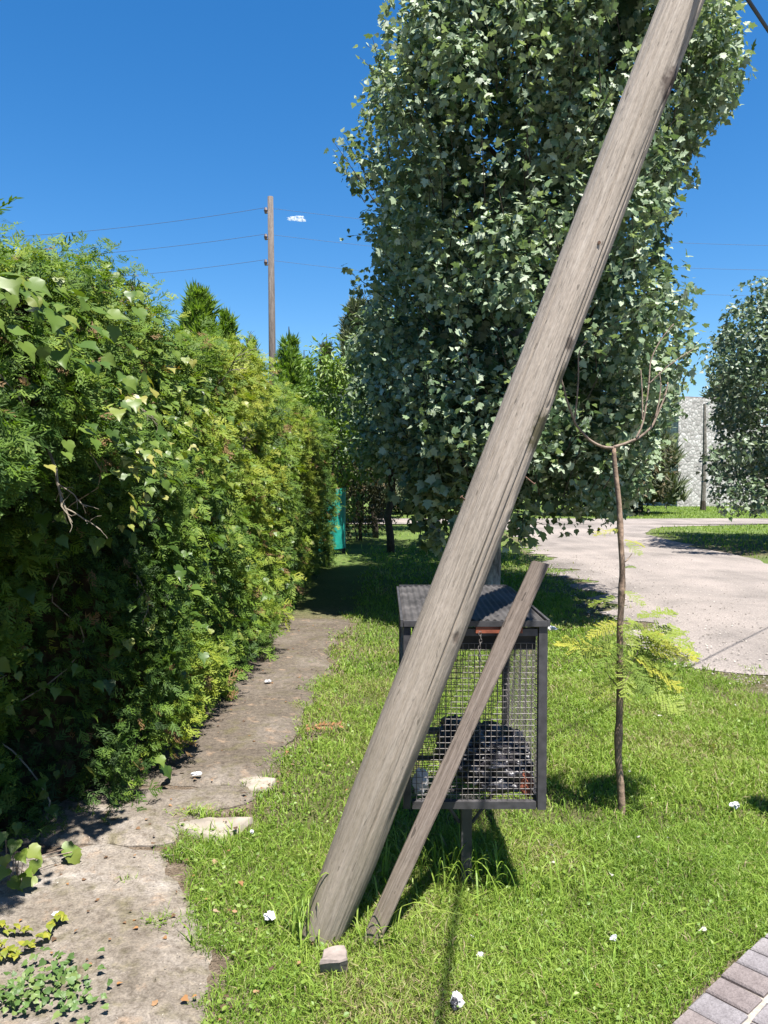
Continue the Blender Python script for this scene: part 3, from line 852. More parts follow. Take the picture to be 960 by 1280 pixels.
Ri = np.stack([np.full(k_, .34), np.full(k_, .34), np.full(k_, .45)], 1)
P0, R0, S0, r0 = clump_leaves(Ci, Ri, 75, 0.105, rnd=(0.05, 0.36))  # inner leaves kept to dark tones, the crown's inner shade in their colour
Cs = np.array([crown_pt(1.35 + 8.6 * RNG.random(), RNG.random() * 2 * np.pi, .80 + .16 * RNG.random()) for i in range(620)])
gap = fbm(Cs * np.array([1, 1, .7]), 1.25, 91); Cs = Cs[(gap > 0.425) & inside(Cs, 27)]
m_ = len(Cs)
Rs = np.stack([.19 + .17 * RNG.random(m_), .19 + .17 * RNG.random(m_), .30 + .34 * RNG.random(m_)], 1)
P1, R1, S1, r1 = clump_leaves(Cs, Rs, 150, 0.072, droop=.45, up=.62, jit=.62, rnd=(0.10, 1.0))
P, R, S, r = (np.concatenate(q) for q in ((P0, P1), (R0, R1), (S0, S1), (r0, r1)))
# shoots that break the outline
ns = 900; z = 1.6 + 8.2 * RNG.random(ns); l, rg = prof(z); sd = RNG.random(ns)
aa = RNG.random(ns) * 2 * np.pi
sx_ = (l + rg) / 2 + np.cos(aa) * (rg - l) / 2; sy_ = TREE[1] - .35 + np.sin(aa) * 2.1
SP, SR, SS, Sr = [], [], [], []
okb = inside(np.stack([sx_, sy_, z], 1), 25)
shoot_mb = MB()
for i in np.where(okb)[0]:
    o_ = np.array([math.cos(aa[i]) * .7, math.sin(aa[i]) * .7, 0.9]); o_ = norm(o_ + RNG.normal(size=3) * .3)
    base = np.array([sx_[i], sy_[i], z[i]]) - o_ * 0.2
    k = 15; t = np.linspace(0.1, 1, k)
    ln_ = .30 + .45 * RNG.random()
    shoot_mb.tube(np.stack([base - o_ * .15, base + o_ * ln_ * .5, base + o_ * ln_]), [.006, .004, .002], 4)
    SP.append(base + o_ * (t * ln_)[:, None] + RNG.normal(size=(k, 3)) * 0.035)
    SR.append(frames(np.array([0, -.1, .5]) + RNG.normal(size=(k, 3)) * .6, o_ * .3 + np.array([0, 0, -.4]) + RNG.normal(size=(k, 3)) * .6)); SS.append(0.05 + .045 * RNG.random(k)); Sr.append(RNG.random(k) * .6 + .3)
# low branch of bigger leaves hanging in front of the trunk
LC = np.array([at(x, y, d) for x, y, d in ((545, 565, 7.9), (575, 545, 7.8), (600, 560, 7.8), (560, 600, 7.9), (590, 595, 7.8), (535, 625, 8.0), (610, 620, 7.9), (575, 635, 7.9), (640, 640, 8.2), (668, 655, 8.2), (625, 600, 8.0), (590, 575, 7.7), (555, 655, 8.3), (530, 600, 8.2), (650, 610, 8.6), (520, 640, 8.6), (505, 615, 8.8), (560, 675, 8.4), (600, 660, 8.3), (635, 665, 8.3), (545, 600, 8.0), (585, 615, 7.8), (540, 670, 8.5), (525, 570, 8.4))])
P2, R2, S2, r2 = clump_leaves(LC, np.full((len(LC), 3), 0.19), 34, 0.098)
P = np.concatenate([P, *SP, P2]); R = np.concatenate([R, *SR, R2]); S = np.concatenate([S, *SS, S2]); r = np.concatenate([r, *Sr, r2])
d = P - np.array([0, 0, CAM_H]); depth = d[:, 1]
sxp = 480 + 960 * d[:, 0] / depth; syp = 600 - 960 * d[:, 2] / depth
infr = (sxp > 0) & (sxp < 960) & (syp > 2)
cell = (np.floor(sxp / 26) * 1000 + np.floor(syp / 26)).astype(int)
idx = np.where(infr)[0]; idx = idx[np.argsort(depth[idx])]
_, first = np.unique(cell[idx], return_index=True)
front = idx[first]; front = front[np.argsort(depth[front] / S[front])][:300]
rest = np.ones(len(P), bool); rest[front] = False
leaf_objs('leaf', T_LOBED, P[front], R[front], S[front] * 1.05, m_pop, tree, (0.15, 0.35, 0.5, 0.65, 0.85))
big = rest & ((S > 0.075) & (depth < 9.0))
sm = rest & ~big
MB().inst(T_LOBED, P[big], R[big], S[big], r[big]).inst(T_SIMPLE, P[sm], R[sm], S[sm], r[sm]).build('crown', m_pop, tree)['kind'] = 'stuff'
def bark_mat():
    m, nt, N, L, b = new_mat('pale_scarred_bark')
    tc = N.new('ShaderNodeTexCoord'); v = tc.outputs['Object']
    n1 = noise(nt, mapping(nt, v, (6, 6, 3)), 1, 5, .65, .5); n2 = noise(nt, mapping(nt, v, (40, 40, 18)), 1, 3)
    c = ramp_out(nt, n1.outputs[0], [(0.36, (0.045, 0.040, 0.034)), (0.5, (0.20, 0.19, 0.17)), (0.7, (0.36, 0.345, 0.315))])
    c = mix(nt, 1.0, c, ramp_out(nt, n2.outputs[0], [(.3, (.6,) * 3), (.7, (1.15,) * 3)]), 'MULTIPLY')
    L.new(c, b.inputs['Base Color']); b.inputs['Roughness'].default_value = .9
    bump(nt, n1.outputs[0], .8, .03, b); return m
m_palebark = bark_mat()
tb = MB()
tp = np.array([(1.27, 9.6, -0.1), (1.27, 9.6, 0.15), (1.30, 9.6, 0.8), (1.36, 9.6, 1.6), (1.55, 9.65, 3.0), (1.75, 9.7, 4.6), (1.85, 9.7, 6.4), (1.9, 9.7, 8.4), (1.9, 9.7, 9.8)])
tb.tube(tp, [.25, .19, .165, .155, .14, .115, .09, .05, .02], 14)
tb.build('trunk', m_palebark, tree, smooth=True)
shoot_mb.build('shoot_twigs', m_bark_dk, tree)['kind'] = 'stuff'
for i in range(16):
    z0 = 1.5 + i * 0.42; b0 = np.array([np.interp(z0, tp[:, 2], tp[:, 0]), 9.65, z0]); an = i * 2.4 + .3
    zt = z0 + 1.0 + .6 * RNG.random(); l, rg = prof(min(zt, 9.5)); hw = (rg - l) / 2 * .8
    e = ((l + rg) / 2 + math.cos(an) * hw, 9.7 + math.sin(an) * min(hw, 1.7), zt)
    MB().tube(limb_path(b0, e, 10, .25, .1, i), np.linspace(.05 - i * .0015, .008, 10), 7).build('limb', m_bark_dk, tree, smooth=True)
mb = MB()
mb.tube(limb_path((1.3, 9.55, 1.15), at(600, 600, 7.9), 10, .2, .15, 55), np.linspace(.03, .006, 10), 6)
mb.tube(limb_path((1.25, 9.5, 0.85), at(538, 640, 8.2), 10, .2, .1, 56), np.linspace(.025, .006, 10), 6)
mb.build('limb', m_bark_dk, tree, smooth=True)

# ---- generic leafy tree
def leafy(name, label, loc, trunk_h, trunk_r, C, Rr, per, size, leafm, barkm, T=T_QUAD, group=None, kw=None, cat='tree', limbs=5):
    t = thing(name, label, cat, loc, group)
    P, R, S, r = clump_leaves(np.array(C), np.array(Rr), per, size, **(kw or {}))
    ok = P[:, 2] > 0.02
    MB().inst(T, P[ok], R[ok], S[ok], r[ok]).build('crown', leafm, t)['kind'] = 'stuff'
    b = MB(); base = np.array(loc, float)
    top = base + np.array([0.1, 0, trunk_h])
    b.tube(limb_path(base - np.array([0, 0, .1]), top, 8, .08, 0, 3), np.linspace(trunk_r, trunk_r * .5, 8), 9)
    Ca = np.array(C)
    for i in range(limbs):
        e = Ca[(i * 7) % len(Ca)]
        b.tube(limb_path(base + np.array([0, 0, trunk_h * (.45 + .1 * i)]), e, 7, .15, .1, i), np.linspace(trunk_r * .45, trunk_r * .12, 7), 6)
    b.build('trunk', barkm, t, smooth=True)
    return t

def dome_clumps(c, rx, ry, rz, n, cr, inner=0.55, zmin=None):
    d = rdir(n); q = inner + (1 - inner) * RNG.random(n) ** .6
    C = np.array(c) + d * q[:, None] * np.array([rx, ry, rz])
    if zmin is not None: C = C[C[:, 2] > zmin]
    return C, np.full((len(C), 3), cr) * (0.7 + .6 * RNG.random((len(C), 1)))

m_leaf_mid = leaf_mat('green_leaf', [(0, (0.014, 0.034, 0.012)), (0.5, (0.035, 0.075, 0.020)), (1, (0.085, 0.130, 0.035))], (0.10, 0.14, 0.08), 0.4, 0.25, 0.5)
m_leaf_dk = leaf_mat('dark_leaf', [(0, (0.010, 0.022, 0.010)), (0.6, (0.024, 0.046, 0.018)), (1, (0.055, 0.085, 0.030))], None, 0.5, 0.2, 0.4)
m_leaf_br = leaf_mat('bright_leaf', [(0, (0.050, 0.100, 0.016)), (0.5, (0.105, 0.180, 0.026)), (1, (0.20, 0.26, 0.045))], None, 0.5, 0.3, 0.4)
m_blue = leaf_mat('blue_green_needle', [(0, (0.050, 0.072, 0.040)), (0.6, (0.115, 0.140, 0.075)), (1, (0.19, 0.20, 0.11))], None, 0.6, 0.15, 0.3)
m_brown = leaf_mat('brownish_shrub_leaf', [(0, (0.020, 0.030, 0.012)), (0.6, (0.055, 0.060, 0.025)), (1, (0.14, 0.095, 0.05))], None, 0.6, 0.2, 0.3)

# second pale tree up the path
C, Rr = dome_clumps((0.12, 16.2, 3.3), .78, 1.1, 1.9, 120, 0.32, .4, 1.25)
leafy('poplar_tree', 'smaller silvery leaved tree between the hedge end and the big poplar', (0.15, 16.4, 0), 3.0, 0.09, C, Rr, 90, 0.105, m_pop, m_bark_dk, T_SIMPLE)
C, Rr = dome_clumps((2.0, 13.7, 4.8), 1.9, 1.8, 2.4, 120, 0.42, .4, 2.0)  # tree hidden by the poplar crown, added to shade the ground behind
leafy('shade_tree', 'hidden tree behind the big poplar added for its shade on the grass', (1.95, 13.5, 0), 3.6, 0.13, C, Rr, 60, 0.13, m_leaf_dk, m_bark, T_SIMPLE)
# third tree trunk further along, pale stem in shade
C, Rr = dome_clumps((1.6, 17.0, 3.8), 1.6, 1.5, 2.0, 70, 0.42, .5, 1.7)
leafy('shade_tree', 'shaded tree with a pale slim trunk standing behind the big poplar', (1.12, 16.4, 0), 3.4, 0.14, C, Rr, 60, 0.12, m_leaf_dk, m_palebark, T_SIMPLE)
# right tree overhanging the lawn beyond the road
C, Rr = dome_clumps((9.7, 18.0, 3.55), 3.0, 3.3, 2.75, 420, 0.44, .35, 0.95)
px_ = 480 + 960 * C[:, 0] / C[:, 1]; py_ = 600 - 960 * (C[:, 2] - CAM_H) / C[:, 1]
keep = (px_ > 893 + 12 * RNG.random(len(C))) & (py_ > np.interp(px_, [880, 905, 945, 1000], [410, 388, 362, 330])) & (C[:, 0] > 7.0); C, Rr = C[keep], Rr[keep]
C = np.concatenate([C, [at(x, y, 15.6) for x, y in ((905, 610), (915, 630), (925, 560), (940, 615), (950, 625), (900, 575))]]); Rr = np.concatenate([Rr, np.full((6, 3), .3)])
leafy('poplar_tree', 'silvery leaved tree at the right edge overhanging the lawn past the road', (9.9, 18.0, 0), 3.6, 0.16, C, Rr, 90, 0.10, m_pop2, m_bark, T_SIMPLE)

# ---- conifers beyond the hedge
def conifer(name, label, loc, h, rad, n, size, leafm, taper=1.0, z0=0.1, group=None, tiers=0, droop=0.0):
    t = thing(name, label, 'tree', loc, group)
    u = RNG.random(n); z = h * (z0 + (1 - z0) * (1 - np.sqrt(1 - u * 0.985)))
    f = np.clip(1 - (z / h - z0) / (1 - z0), 0.02, 1) ** taper
    a = RNG.random(n) * 2 * np.pi
    lob = 0.72 + 0.28 * np.sin(3 * a + 5 * z / h * 6) * (0.5 + 0.5 * vnoise(xyz(np.cos(a), np.sin(a), z), 1.5, 12))
    rr = rad * f * lob * (0.45 + 0.6 * RNG.random(n) ** .5)
    P = np.stack([loc[0] + np.cos(a) * rr, loc[1] + np.sin(a) * rr, loc[2] + z], 1)
    out = np.stack([np.cos(a), np.sin(a), np.zeros(n)], 1)
    tip = out * 0.5 + np.array([0, 0, 0.9 - droop]) + RNG.normal(size=(n, 3)) * .3
    Rm = frames(out + RNG.normal(size=(n, 3)) * .5, tip)
    mb = MB()
    rn = np.clip(.15 + .55 * RNG.random(n) + .3 * (rr / (rad * f + 1e-3) - .5), 0, 1)
    for k in range(3): mb.inst(T_TUFT[k], P[k::3], Rm[k::3], (size * (.6 + .7 * RNG.random(n)))[k::3], rn[k::3])
    mb.build('crown', leafm, t)['kind'] = 'stuff'
    MB().tube([(loc[0], loc[1], -.1), (loc[0], loc[1], h * .5), (loc[0], loc[1], h * .95)], [rad * .12 + .03, rad * .07 + .02, .01], 7).build('trunk', m_bark_dk, t)
    return t
m_pine = leaf_mat('pine_needle', [(0, (0.070, 0.130, 0.026)), (0.5, (0.150, 0.245, 0.045)), (1, (0.25, 0.33, 0.08))], None, 0.6, 0.42, 0.2)
def top_at(px, py, d):
    q = at(px, py, d); return (q[0], q[1], 0), q[2]
l_, h_ = top_at(248, 334, 13.0); conifer('young_pine', 'tallest young pine tip showing above the hedge', l_, h_, 0.95, 5200, 0.20, m_pine, .9, .35)
l_, h_ = top_at(283, 368, 13.6); conifer('young_pine', 'narrow pine tip right beside the tallest pine above the hedge', l_, h_, 0.6, 3000, 0.19, m_pine, .9, .35)
l_, h_ = top_at(314, 404, 15.0); conifer('young_pine', 'smallest pine tip above the hedge just left of the wooden pole', l_, h_, 0.5, 2500, 0.17, m_pine, .9, .35)
l_, h_ = top_at(361, 394, 20.0); conifer('cypress_tree', 'dense green cypress right beside the distant wooden pole', l_, h_, 0.95, 6000, 0.22, m_pine, .7, .1)
l_, h_ = top_at(380, 425, 20.6); conifer('cypress_tree', 'lower green cypress on the right shoulder of the dense one', l_, h_, 0.8, 4500, 0.22, m_pine, .7, .1)
l_, h_ = top_at(447, 345, 28.0); conifer('tall_conifer', 'tall blue green conifer rising behind the left edge of the poplar', l_, h_, 1.7, 9000, 0.34, m_blue, .75, .1)
l_, h_ = top_at(408, 405, 30.0); conifer('tall_conifer', 'lower bluish conifer left of the tall blue green one', l_, h_, 0.9, 4000, 0.30, m_blue, .8, .1)
l_, h_ = top_at(474, 330, 31.0); conifer('tall_conifer', 'bluish conifer half hidden by the poplar crown', l_, h_, 1.6, 5000, 0.34, m_blue, .8, .1)

C, Rr = dome_clumps((-1.25, 18.2, 2.5), .85, .9, 2.2, 60, .42, .45, .4)
leafy('leafy_shrub', 'bright green bushy shrub just past the hedge end', (-1.3, 18.4, 0), 2.5, .06, C, Rr, 70, .15, m_leaf_br, m_bark_dk, cat='shrub')
C, Rr = dome_clumps((-.55, 19.4, 1.15), .8, .8, 1.25, 45, .36, .4, .2)
leafy('brown_shrub', 'brownish green shrub behind the teal screen', (-.6, 19.6, 0), 1.4, .05, C, Rr, 60, .13, m_brown, m_bark_dk, cat='shrub')
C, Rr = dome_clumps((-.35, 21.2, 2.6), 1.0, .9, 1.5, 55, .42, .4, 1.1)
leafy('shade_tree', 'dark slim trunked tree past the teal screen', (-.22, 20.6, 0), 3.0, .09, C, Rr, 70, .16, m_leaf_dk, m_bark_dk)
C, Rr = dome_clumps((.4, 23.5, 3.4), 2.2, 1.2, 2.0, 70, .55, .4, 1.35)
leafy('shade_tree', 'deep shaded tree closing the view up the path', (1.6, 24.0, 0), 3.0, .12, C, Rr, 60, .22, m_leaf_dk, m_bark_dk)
# brush on the far side of the cross street
def bush(x, d, w, h, per, size, m, label, name='far_bush', n=60, cat='bush'):
    C, Rr = dome_clumps((x, d, h * .5), w, w * .6, h * .55, n, h * .14, .4, .15)
    leafy(name, label, (x, d, 0), h * .6, .08, C, Rr, per, size, m, m_bark_dk, cat=cat)
bush(1.2, 35, 2.0, 2.9, 60, .30, m_leaf_mid, 'rounded bush across the street seen up the path')
bush(4.6, 34, 2.6, 4.2, 70, .30, m_leaf_dk, 'dark bush across the street left of the leaning pole', n=80)
bush(8.6, 33.5, 2.4, 4.6, 70, .30, m_leaf_dk, 'dark bush across the street right of the leaning pole', n=80)
bush(10.5, 33.5, 1.6, 5.2, 80, .26, m_brown, 'olive brown bush across the street behind the sapling', n=80)
bush(-3.5, 36, 2.6, 5.0, 60, .34, m_leaf_mid, 'bush across the street behind the hedge end', n=60)
l_, h_ = top_at(800, 330, 36); conifer('feathery_conifer', 'feathery olive conifer left of the stone house', (l_[0], l_[1], 0), 9.0, 2.2, 2400, .75, m_blue, .6, .05)
l_, h_ = top_at(905, 462, 60); conifer('feathery_conifer', 'distant feathery tree top above the stone house roof', l_, h_, 2.5, 900, 1.0, m_blue, .6, .3)

# ================================================================== STONE HOUSE
def stone_mat():
    m, nt, N, L, b = new_mat('pale_fieldstone')
    tc = N.new('ShaderNodeTexCoord'); v = tc.outputs['Object']
    vo = N.new('ShaderNodeTexVoronoi'); vo.inputs['Scale'].default_value = 4.6; L.new(v, vo.inputs['Vector'])
    ve = N.new('ShaderNodeTexVoronoi'); ve.feature = 'DISTANCE_TO_EDGE'; ve.inputs['Scale'].default_value = 4.6; L.new(v, ve.inputs['Vector'])
    sp = N.new('ShaderNodeSeparateColor'); L.new(vo.outputs['Color'], sp.inputs[0])
    c = ramp_out(nt, sp.outputs[0], [(0, (0.24, 0.225, 0.21)), (0.5, (0.36, 0.34, 0.32)), (1, (0.47, 0.45, 0.43))])
    c = mix(nt, ramp_out(nt, ve.outputs['Distance'], [(0.02, (0.7,) * 3), (0.12, (0,) * 3)]), c, (0.19, 0.175, 0.165))
    L.new(c, b.inputs['Base Color']); b.inputs['Roughness'].default_value = .9
    bump(nt, ve.outputs['Distance'], 0.5, .08, b)
    return m
house = thing('stone_house', 'pale stone house beyond the far lawn behind the right hand tree', 'house', (20, 46, 0))
m_stn = stone_mat()
def quadprism(pts, z0, ztops, mat, name, parent):
    n = len(pts)
    V = [(x, y, z0) for x, y in pts] + [(x, y, z) for (x, y), z in zip(pts, ztops)]
    F = [tuple(range(n))[::-1], tuple(range(n, 2 * n))] + [(i, (i + 1) % n, n + (i + 1) % n, n + i) for i in range(n)]
    return MB().add(V, F).build(name, mat, parent)
# end wall turned a little to the right, plus a long wall receding
A = (17.0, 44.5); B = (22.6, 46.2); Cc = (20.0, 55.0); D = (14.6, 53.2)
quadprism([A, B, Cc, D], -.2, [6.3, 6.3, 6.3, 6.3], m_stn, 'wall', house)
quadprism([(22.7, 47.0), (33, 49.5), (31, 57), (20.6, 55)], -.2, [4.2] * 4, plain('pink_render', (0.48, 0.40, 0.36), .9, .2, .15, 2), 'side_wall', house)
m_tile = plain('grey_roof', (0.20, 0.18, 0.17), .9, .2, .3, 4)
quadprism([(17.2, 44.9), (22.4, 46.5), (19.9, 54.7), (14.9, 53.0)], 6.3, [6.42] * 4, m_tile, 'roof', house)
quadprism([(22.4, 46.3), (33.5, 48.9), (31.2, 57.6), (20.4, 55.3)], 4.25, [4.4, 4.4, 5.6, 5.6], m_tile, 'side_roof', house)
pl = thing('slim_post', 'slim bare post standing on the far lawn in front of the stone house', 'post', (16.2, 39.0, 0))
MB().tube([(16.2, 39, -.2), (16.25, 39, 3), (16.2, 39, 5.4)], [.13, .11, .07], 8).build('shaft', m_bark, pl)
MB().tube([(16.2, 38.98, 0), (16.2, 38.98, .5)], [.16, .14], 8).build('base_collar', m_bark_dk, pl)

# ================================================================== DISTANT POLE AND WIRES
WZ = lambda px, py, d: at(px, py, d)
m_pole_far = wood_mat('dark_old_pole', (0.06, 0.05, 0.045), (0.11, 0.095, 0.085), (0.17, 0.15, 0.135), grain=20)
q0 = at(338, 246, 24.0)
up_ = thing('utility_pole', 'distant dark wooden utility pole rising behind the hedge', 'utility pole', (q0[0] + .05, 24.0, 0))
MB().tube([(q0[0] + .06, 24, -.2), (q0[0] + .03, 24, q0[2] * .5), (q0[0], 24, q0[2])], [.125, .11, .088], 12).build('shaft', m_pole_far, up_, smooth=True)
m_ins = plain('brown_porcelain', (0.09, 0.06, 0.05), .3, .5, .2, 20)
m_wire = plain('dark_wire', (0.05, 0.05, 0.055), .6, .3, .1, 20)
for i, (yp, yl, yr) in enumerate(((262, 286, 301), (295, 311, 330), (327, 340, 363))):
    a0 = at(333, yp, 24.0)
    b = MB().tube([a0 + np.array([-.02, 0, -.12]), a0 + np.array([-.02, 0, -.02]), a0 + np.array([-.02, 0, .06])], [.035, .06, .03], 8)
    b.tube([(q0[0], 24, a0[2] - .1), a0 + np.array([-.02, 0, -.1])], .02, 6)
    b.build('insulator', m_ins, up_)
    L0 = at(-150, yl + 15, 24.5); R0 = at(1500, yr - 10, 24.5)
    def span(p, q, sag):
        t = np.linspace(0, 1, 30)[:, None]; v = p + (q - p) * t; v[:, 2] -= sag * 4 * (t * (1 - t))[:, 0]; return v
    mb = MB().tube(span(L0, a0 + np.array([-.02, 0, .06]), .25), .006, 5); mb.tube(span(a0 + np.array([-.02, 0, .06]), R0, .75), .0045, 5)
    tag(mb.build('overhead_wire', m_wire), ['topmost thin overhead wire on the distant pole', 'middle thin overhead wire on the distant pole', 'lowest thin overhead wire on the distant pole'][i], 'wire')

# ================================================================== SMALL CLOUD
m_cl = leaf_mat('cloud_vapour', [(0, (.8, .8, .8)), (1, (.8, .8, .8))], None, 1.0, 0.55, 0.0, (1, 1, 1))
nt_ = m_cl.node_tree; tc_ = nt_.nodes.new('ShaderNodeTexCoord')
nz1 = noise(nt_, tc_.outputs['Object'], .22, 5, .65)
tr_ = nt_.nodes.new('ShaderNodeBsdfTransparent'); mx_ = nt_.nodes.new('ShaderNodeMixShader')
old_ = nt_.nodes['Material Output'].inputs['Surface'].links[0].from_socket
nt_.links.new(ramp_out(nt_, nz1.outputs[0], [(.40, (0,) * 3), (.74, (.55,) * 3)]), mx_.inputs[0])
nt_.links.new(tr_.outputs[0], mx_.inputs[1]); nt_.links.new(old_, mx_.inputs[2])
nt_.links.new(mx_.outputs[0], nt_.nodes['Material Output'].inputs['Surface'])
mb = MB(); cc = at(371, 273, 1400)
def blob(mb, c, r, n=14, amp=.25, seed=0, freq=1.0, squash=None):
    th = np.linspace(0, np.pi, n)[:, None]; ph = np.linspace(0, 2 * np.pi, n * 2)[None]
    D = np.stack([np.sin(th) * np.cos(ph), np.sin(th) * np.sin(ph), np.cos(th) * np.ones_like(ph)], -1)
    k = 1 + amp * (fbm(D.reshape(-1, 3), 2.2 * freq, seed) - .5).reshape(D.shape[:2]) * 2
    V = np.array(c) + D * k[..., None] * np.array(r)
    mb.grid(V[..., 0], V[..., 1], V[..., 2])
blob(mb, cc, (13, 9, 3.0), 40, .8, 4, 1.4); blob(mb, cc + np.array([7, 2, -2.2]), (9, 6, 1.5), 30, .8, 9, 1.4); blob(mb, cc + np.array([-9, 2, 1.2]), (7, 5, 1.4), 30, .8, 11, 1.4)
tag(mb.build('cloud', m_cl, smooth=True), 'one tiny white cloud in the blue sky beside the distant pole', 'cloud')

# ================================================================== TEAL SCREEN
m_teal = plain('teal_shade_cloth', (0.010, 0.22, 0.17), .6, .35, .25, 8, bmp=.2)
scr = thing('shade_cloth_screen', 'teal shade cloth screen on posts past the end of the hedge', 'screen', (-1.0, 15.3, 0))
mb = MB()
t = np.linspace(0, 1, 40)[:, None]; zz = np.linspace(0.12, 1.36, 20)[None]
p0 = np.array((-1.36, 15.0)); p1 = np.array((-.80, 16.2))
wv = 0.05 * np.sin(t * 16) * (0.4 + zz * .5)
mb.grid(p0[0] + (p1[0] - p0[0]) * t + wv, p0[1] + (p1[1] - p0[1]) * t + 0 * zz, zz + 0.03 * np.sin(t * 9) * (zz > 1.3) + 0 * t)
mb.build('cloth', m_teal, scr, smooth=True)
for p in (p0, (p0 + p1) / 2, p1):
    MB().tube([(p[0] - .06, p[1] + .03, -.1), (p[0] - .06, p[1] + .03, 1.42)], .035, 8).build('post', m_bark_dk, scr)

# ================================================================== LEANING POLE
PB = np.array([-0.232, 2.55, -0.06]); PT = np.array([1.075, 2.79, 3.30])
axis = norm(PT - PB)
PL = float(np.linalg.norm(PT - PB)) * 1.28
pole = thing('leaning_pole', 'thick weathered wooden pole leaning to the right across the view', 'pole', PB)
zq = Vector(axis).to_track_quat('Z', 'Y')
pole.rotation_euler = zq.to_euler()
Rp = np.array(zq.to_matrix())
camdir = Rp.T @ norm(np.array([0.1, -1.0, 0.1])); fa = math.atan2(camdir[1], camdir[0])      # local angle that faces the viewer
nz_, na_ = 420, 120
Z = np.linspace(0, PL, nz_)[:, None]; A_ = np.linspace(0, 2 * np.pi, na_, endpoint=False)[None]
rad = np.interp(Z, [0, .25, .6, 2.0, 3.6, PL], [.078, .083, .086, .0835, .074, .068])
ca = np.stack([np.cos(A_ - fa) + 0 * Z, np.sin(A_ - fa) + 0 * Z, Z + 0 * A_], -1).reshape(-1, 3)
g = fbm(ca * np.array([6, 6, .7]), 1, 3).reshape(nz_, na_) - .5
g2 = vnoise(ca * np.array([22, 22, 1.2]), 1, 8).reshape(nz_, na_)
rad = rad * (1 + 0.06 * g + 0.03 * (fbm(ca * np.array([1.2, 1.2, 1.5]), 1, 5).reshape(nz_, na_) - .5))
# split cracks
ang = np.mod(A_ - fa + np.pi, 2 * np.pi) - np.pi
def crack(a0, z0, z1, w, dep, sl=0.0, seed=0):
    global rad
    aw = a0 + sl * (Z - z0) + 0.06 * (vnoise(np.concatenate([Z, Z * 0, Z * 0], 1), 3.0, seed)[:, None] - .5)
    dl = np.exp(-((ang - aw) / w) ** 2) * np.clip((Z - z0) / .12, 0, 1) * np.clip((z1 - Z) / .2, 0, 1)
    rad = rad - dep * dl
crack(0.55, 1.3, 3.1, .03, .016, .02, 1); crack(0.25, 0.9, 1.9, .022, .012, .05, 2); crack(-.5, 0.2, 1.2, .03, .006, 0, 3); crack(0.8, 2.0, 3.8, .026, .013, -.03, 4)
crack(-.1, 2.4, 3.4, .02, .005, .02, 5); crack(0.1, .35, 1.0, .025, .006, .1, 6); crack(-.8, 1.4, 2.6, .03, .006, 0, 7)
# rotted notch at the right of the foot, knots
rad = rad - 0.010 * np.exp(-((ang - 1.15) / .5) ** 2) * np.clip((.35 - Z) / .2, 0, 1)
rad = rad - 0.012 * np.exp(-((ang - 1.0) / .3) ** 2 - ((Z - .62) / .16) ** 2)
for (a0, z0, h) in ((0.85, 3.22, .014), (0.75, 2.02, .006), (.9, 1.62, .008), (0.55, 1.18, .005)):
    rad = rad + h * np.exp(-((ang - a0) / .22) ** 2 - ((Z - z0) / .05) ** 2) - h * 1.3 * np.exp(-((ang - a0) / .09) ** 2 - ((Z - z0) / .02) ** 2)
rad = rad + (g2 - .5) * 0.0035
Xp, Yp = rad * np.cos(A_), rad * np.sin(A_)
V = np.stack([Xp, Yp, Z + 0 * A_], -1).reshape(-1, 3)
i = np.arange(nz_ - 1)[:, None] * na_; j = np.arange(na_)[None]
q = np.stack([i + j, i + (j + 1) % na_, i + na_ + (j + 1) % na_, i + na_ + j], -1).reshape(-1, 4)
def pl_pt(a0, z0, r=.078): return (r * math.cos(a0 + fa), r * math.sin(a0 + fa), z0)
m_pole = wood_mat('weathered_pole_wood', (0.222, 0.188, 0.150), (0.290, 0.252, 0.210), (0.350, 0.312, 0.268), base_green=(1.6, (0.112, 0.094, 0.058), .9),
                  knots=[(*pl_pt(.85, 3.22), .050, (.07, .052, .042), 1.6), (*pl_pt(.7, 2.25), .022, (.07, .055, .045), 1.5), (*pl_pt(.55, 1.18), .022, (.09, .07, .055), 1.3)],
                  moss=[(*pl_pt(.92, 1.93, .08), .052, (.062, .055, .026), 1.9), (*pl_pt(1.05, 2.12, .08), .032, (.058, .05, .03), 2.2)], grain=78)
MB().add(V, {4: q, na_: np.array([np.arange(na_)[::-1], np.arange(na_) + (nz_ - 1) * na_])}).build('shaft', m_pole, pole, smooth=True, local=True)
m_rust = plain('rusty_steel', (0.10, 0.055, 0.035), .8, .3, .4, 60)
def pole_nail(a0, z0, ln, tilt):
    d = np.array([math.cos(a0 + fa), math.sin(a0 + fa), tilt]); p = np.array(pl_pt(a0, z0, .07))
    b = MB().tube([p, p + d * ln], .0028, 6); b.tube([p + d * ln, p + d * (ln + .003)], .006, 8)
    b.build('nail', m_rust, pole, local=True)
pole_nail(1.35, 1.78, .05, -.35); pole_nail(-1.4, 1.62, .03, .3); pole_nail(.2, 2.6, .012, 0)

# cables from the pole top (above the frame); the near span is added for its shadow
ptop = np.array([1.137, 2.80, 3.47])
m_cable = plain('black_cable', (0.012, 0.013, 0.02), .45, .4, .1, 20)
t = np.linspace(0, 1, 24)[:, None]
mb = MB()
for e, rc in ((ptop + np.array([2.4, 2.7, 0.0]) * 5, .0078), (np.array([.35, -3.0, 4.2]), .012)):
    p0_ = ptop + np.array([.03, .03, 0.])
    v = p0_ + (e - p0_) * t
    mb.tube(v, rc, 8)
mb.tube([ptop - np.array([.03, .03, 0]), ptop + np.array([.05, .05, 0.])], .016, 8)
tag(mb.build('service_cable', m_cable), 'dark cable crossing the top right corner of the sky', 'cable')

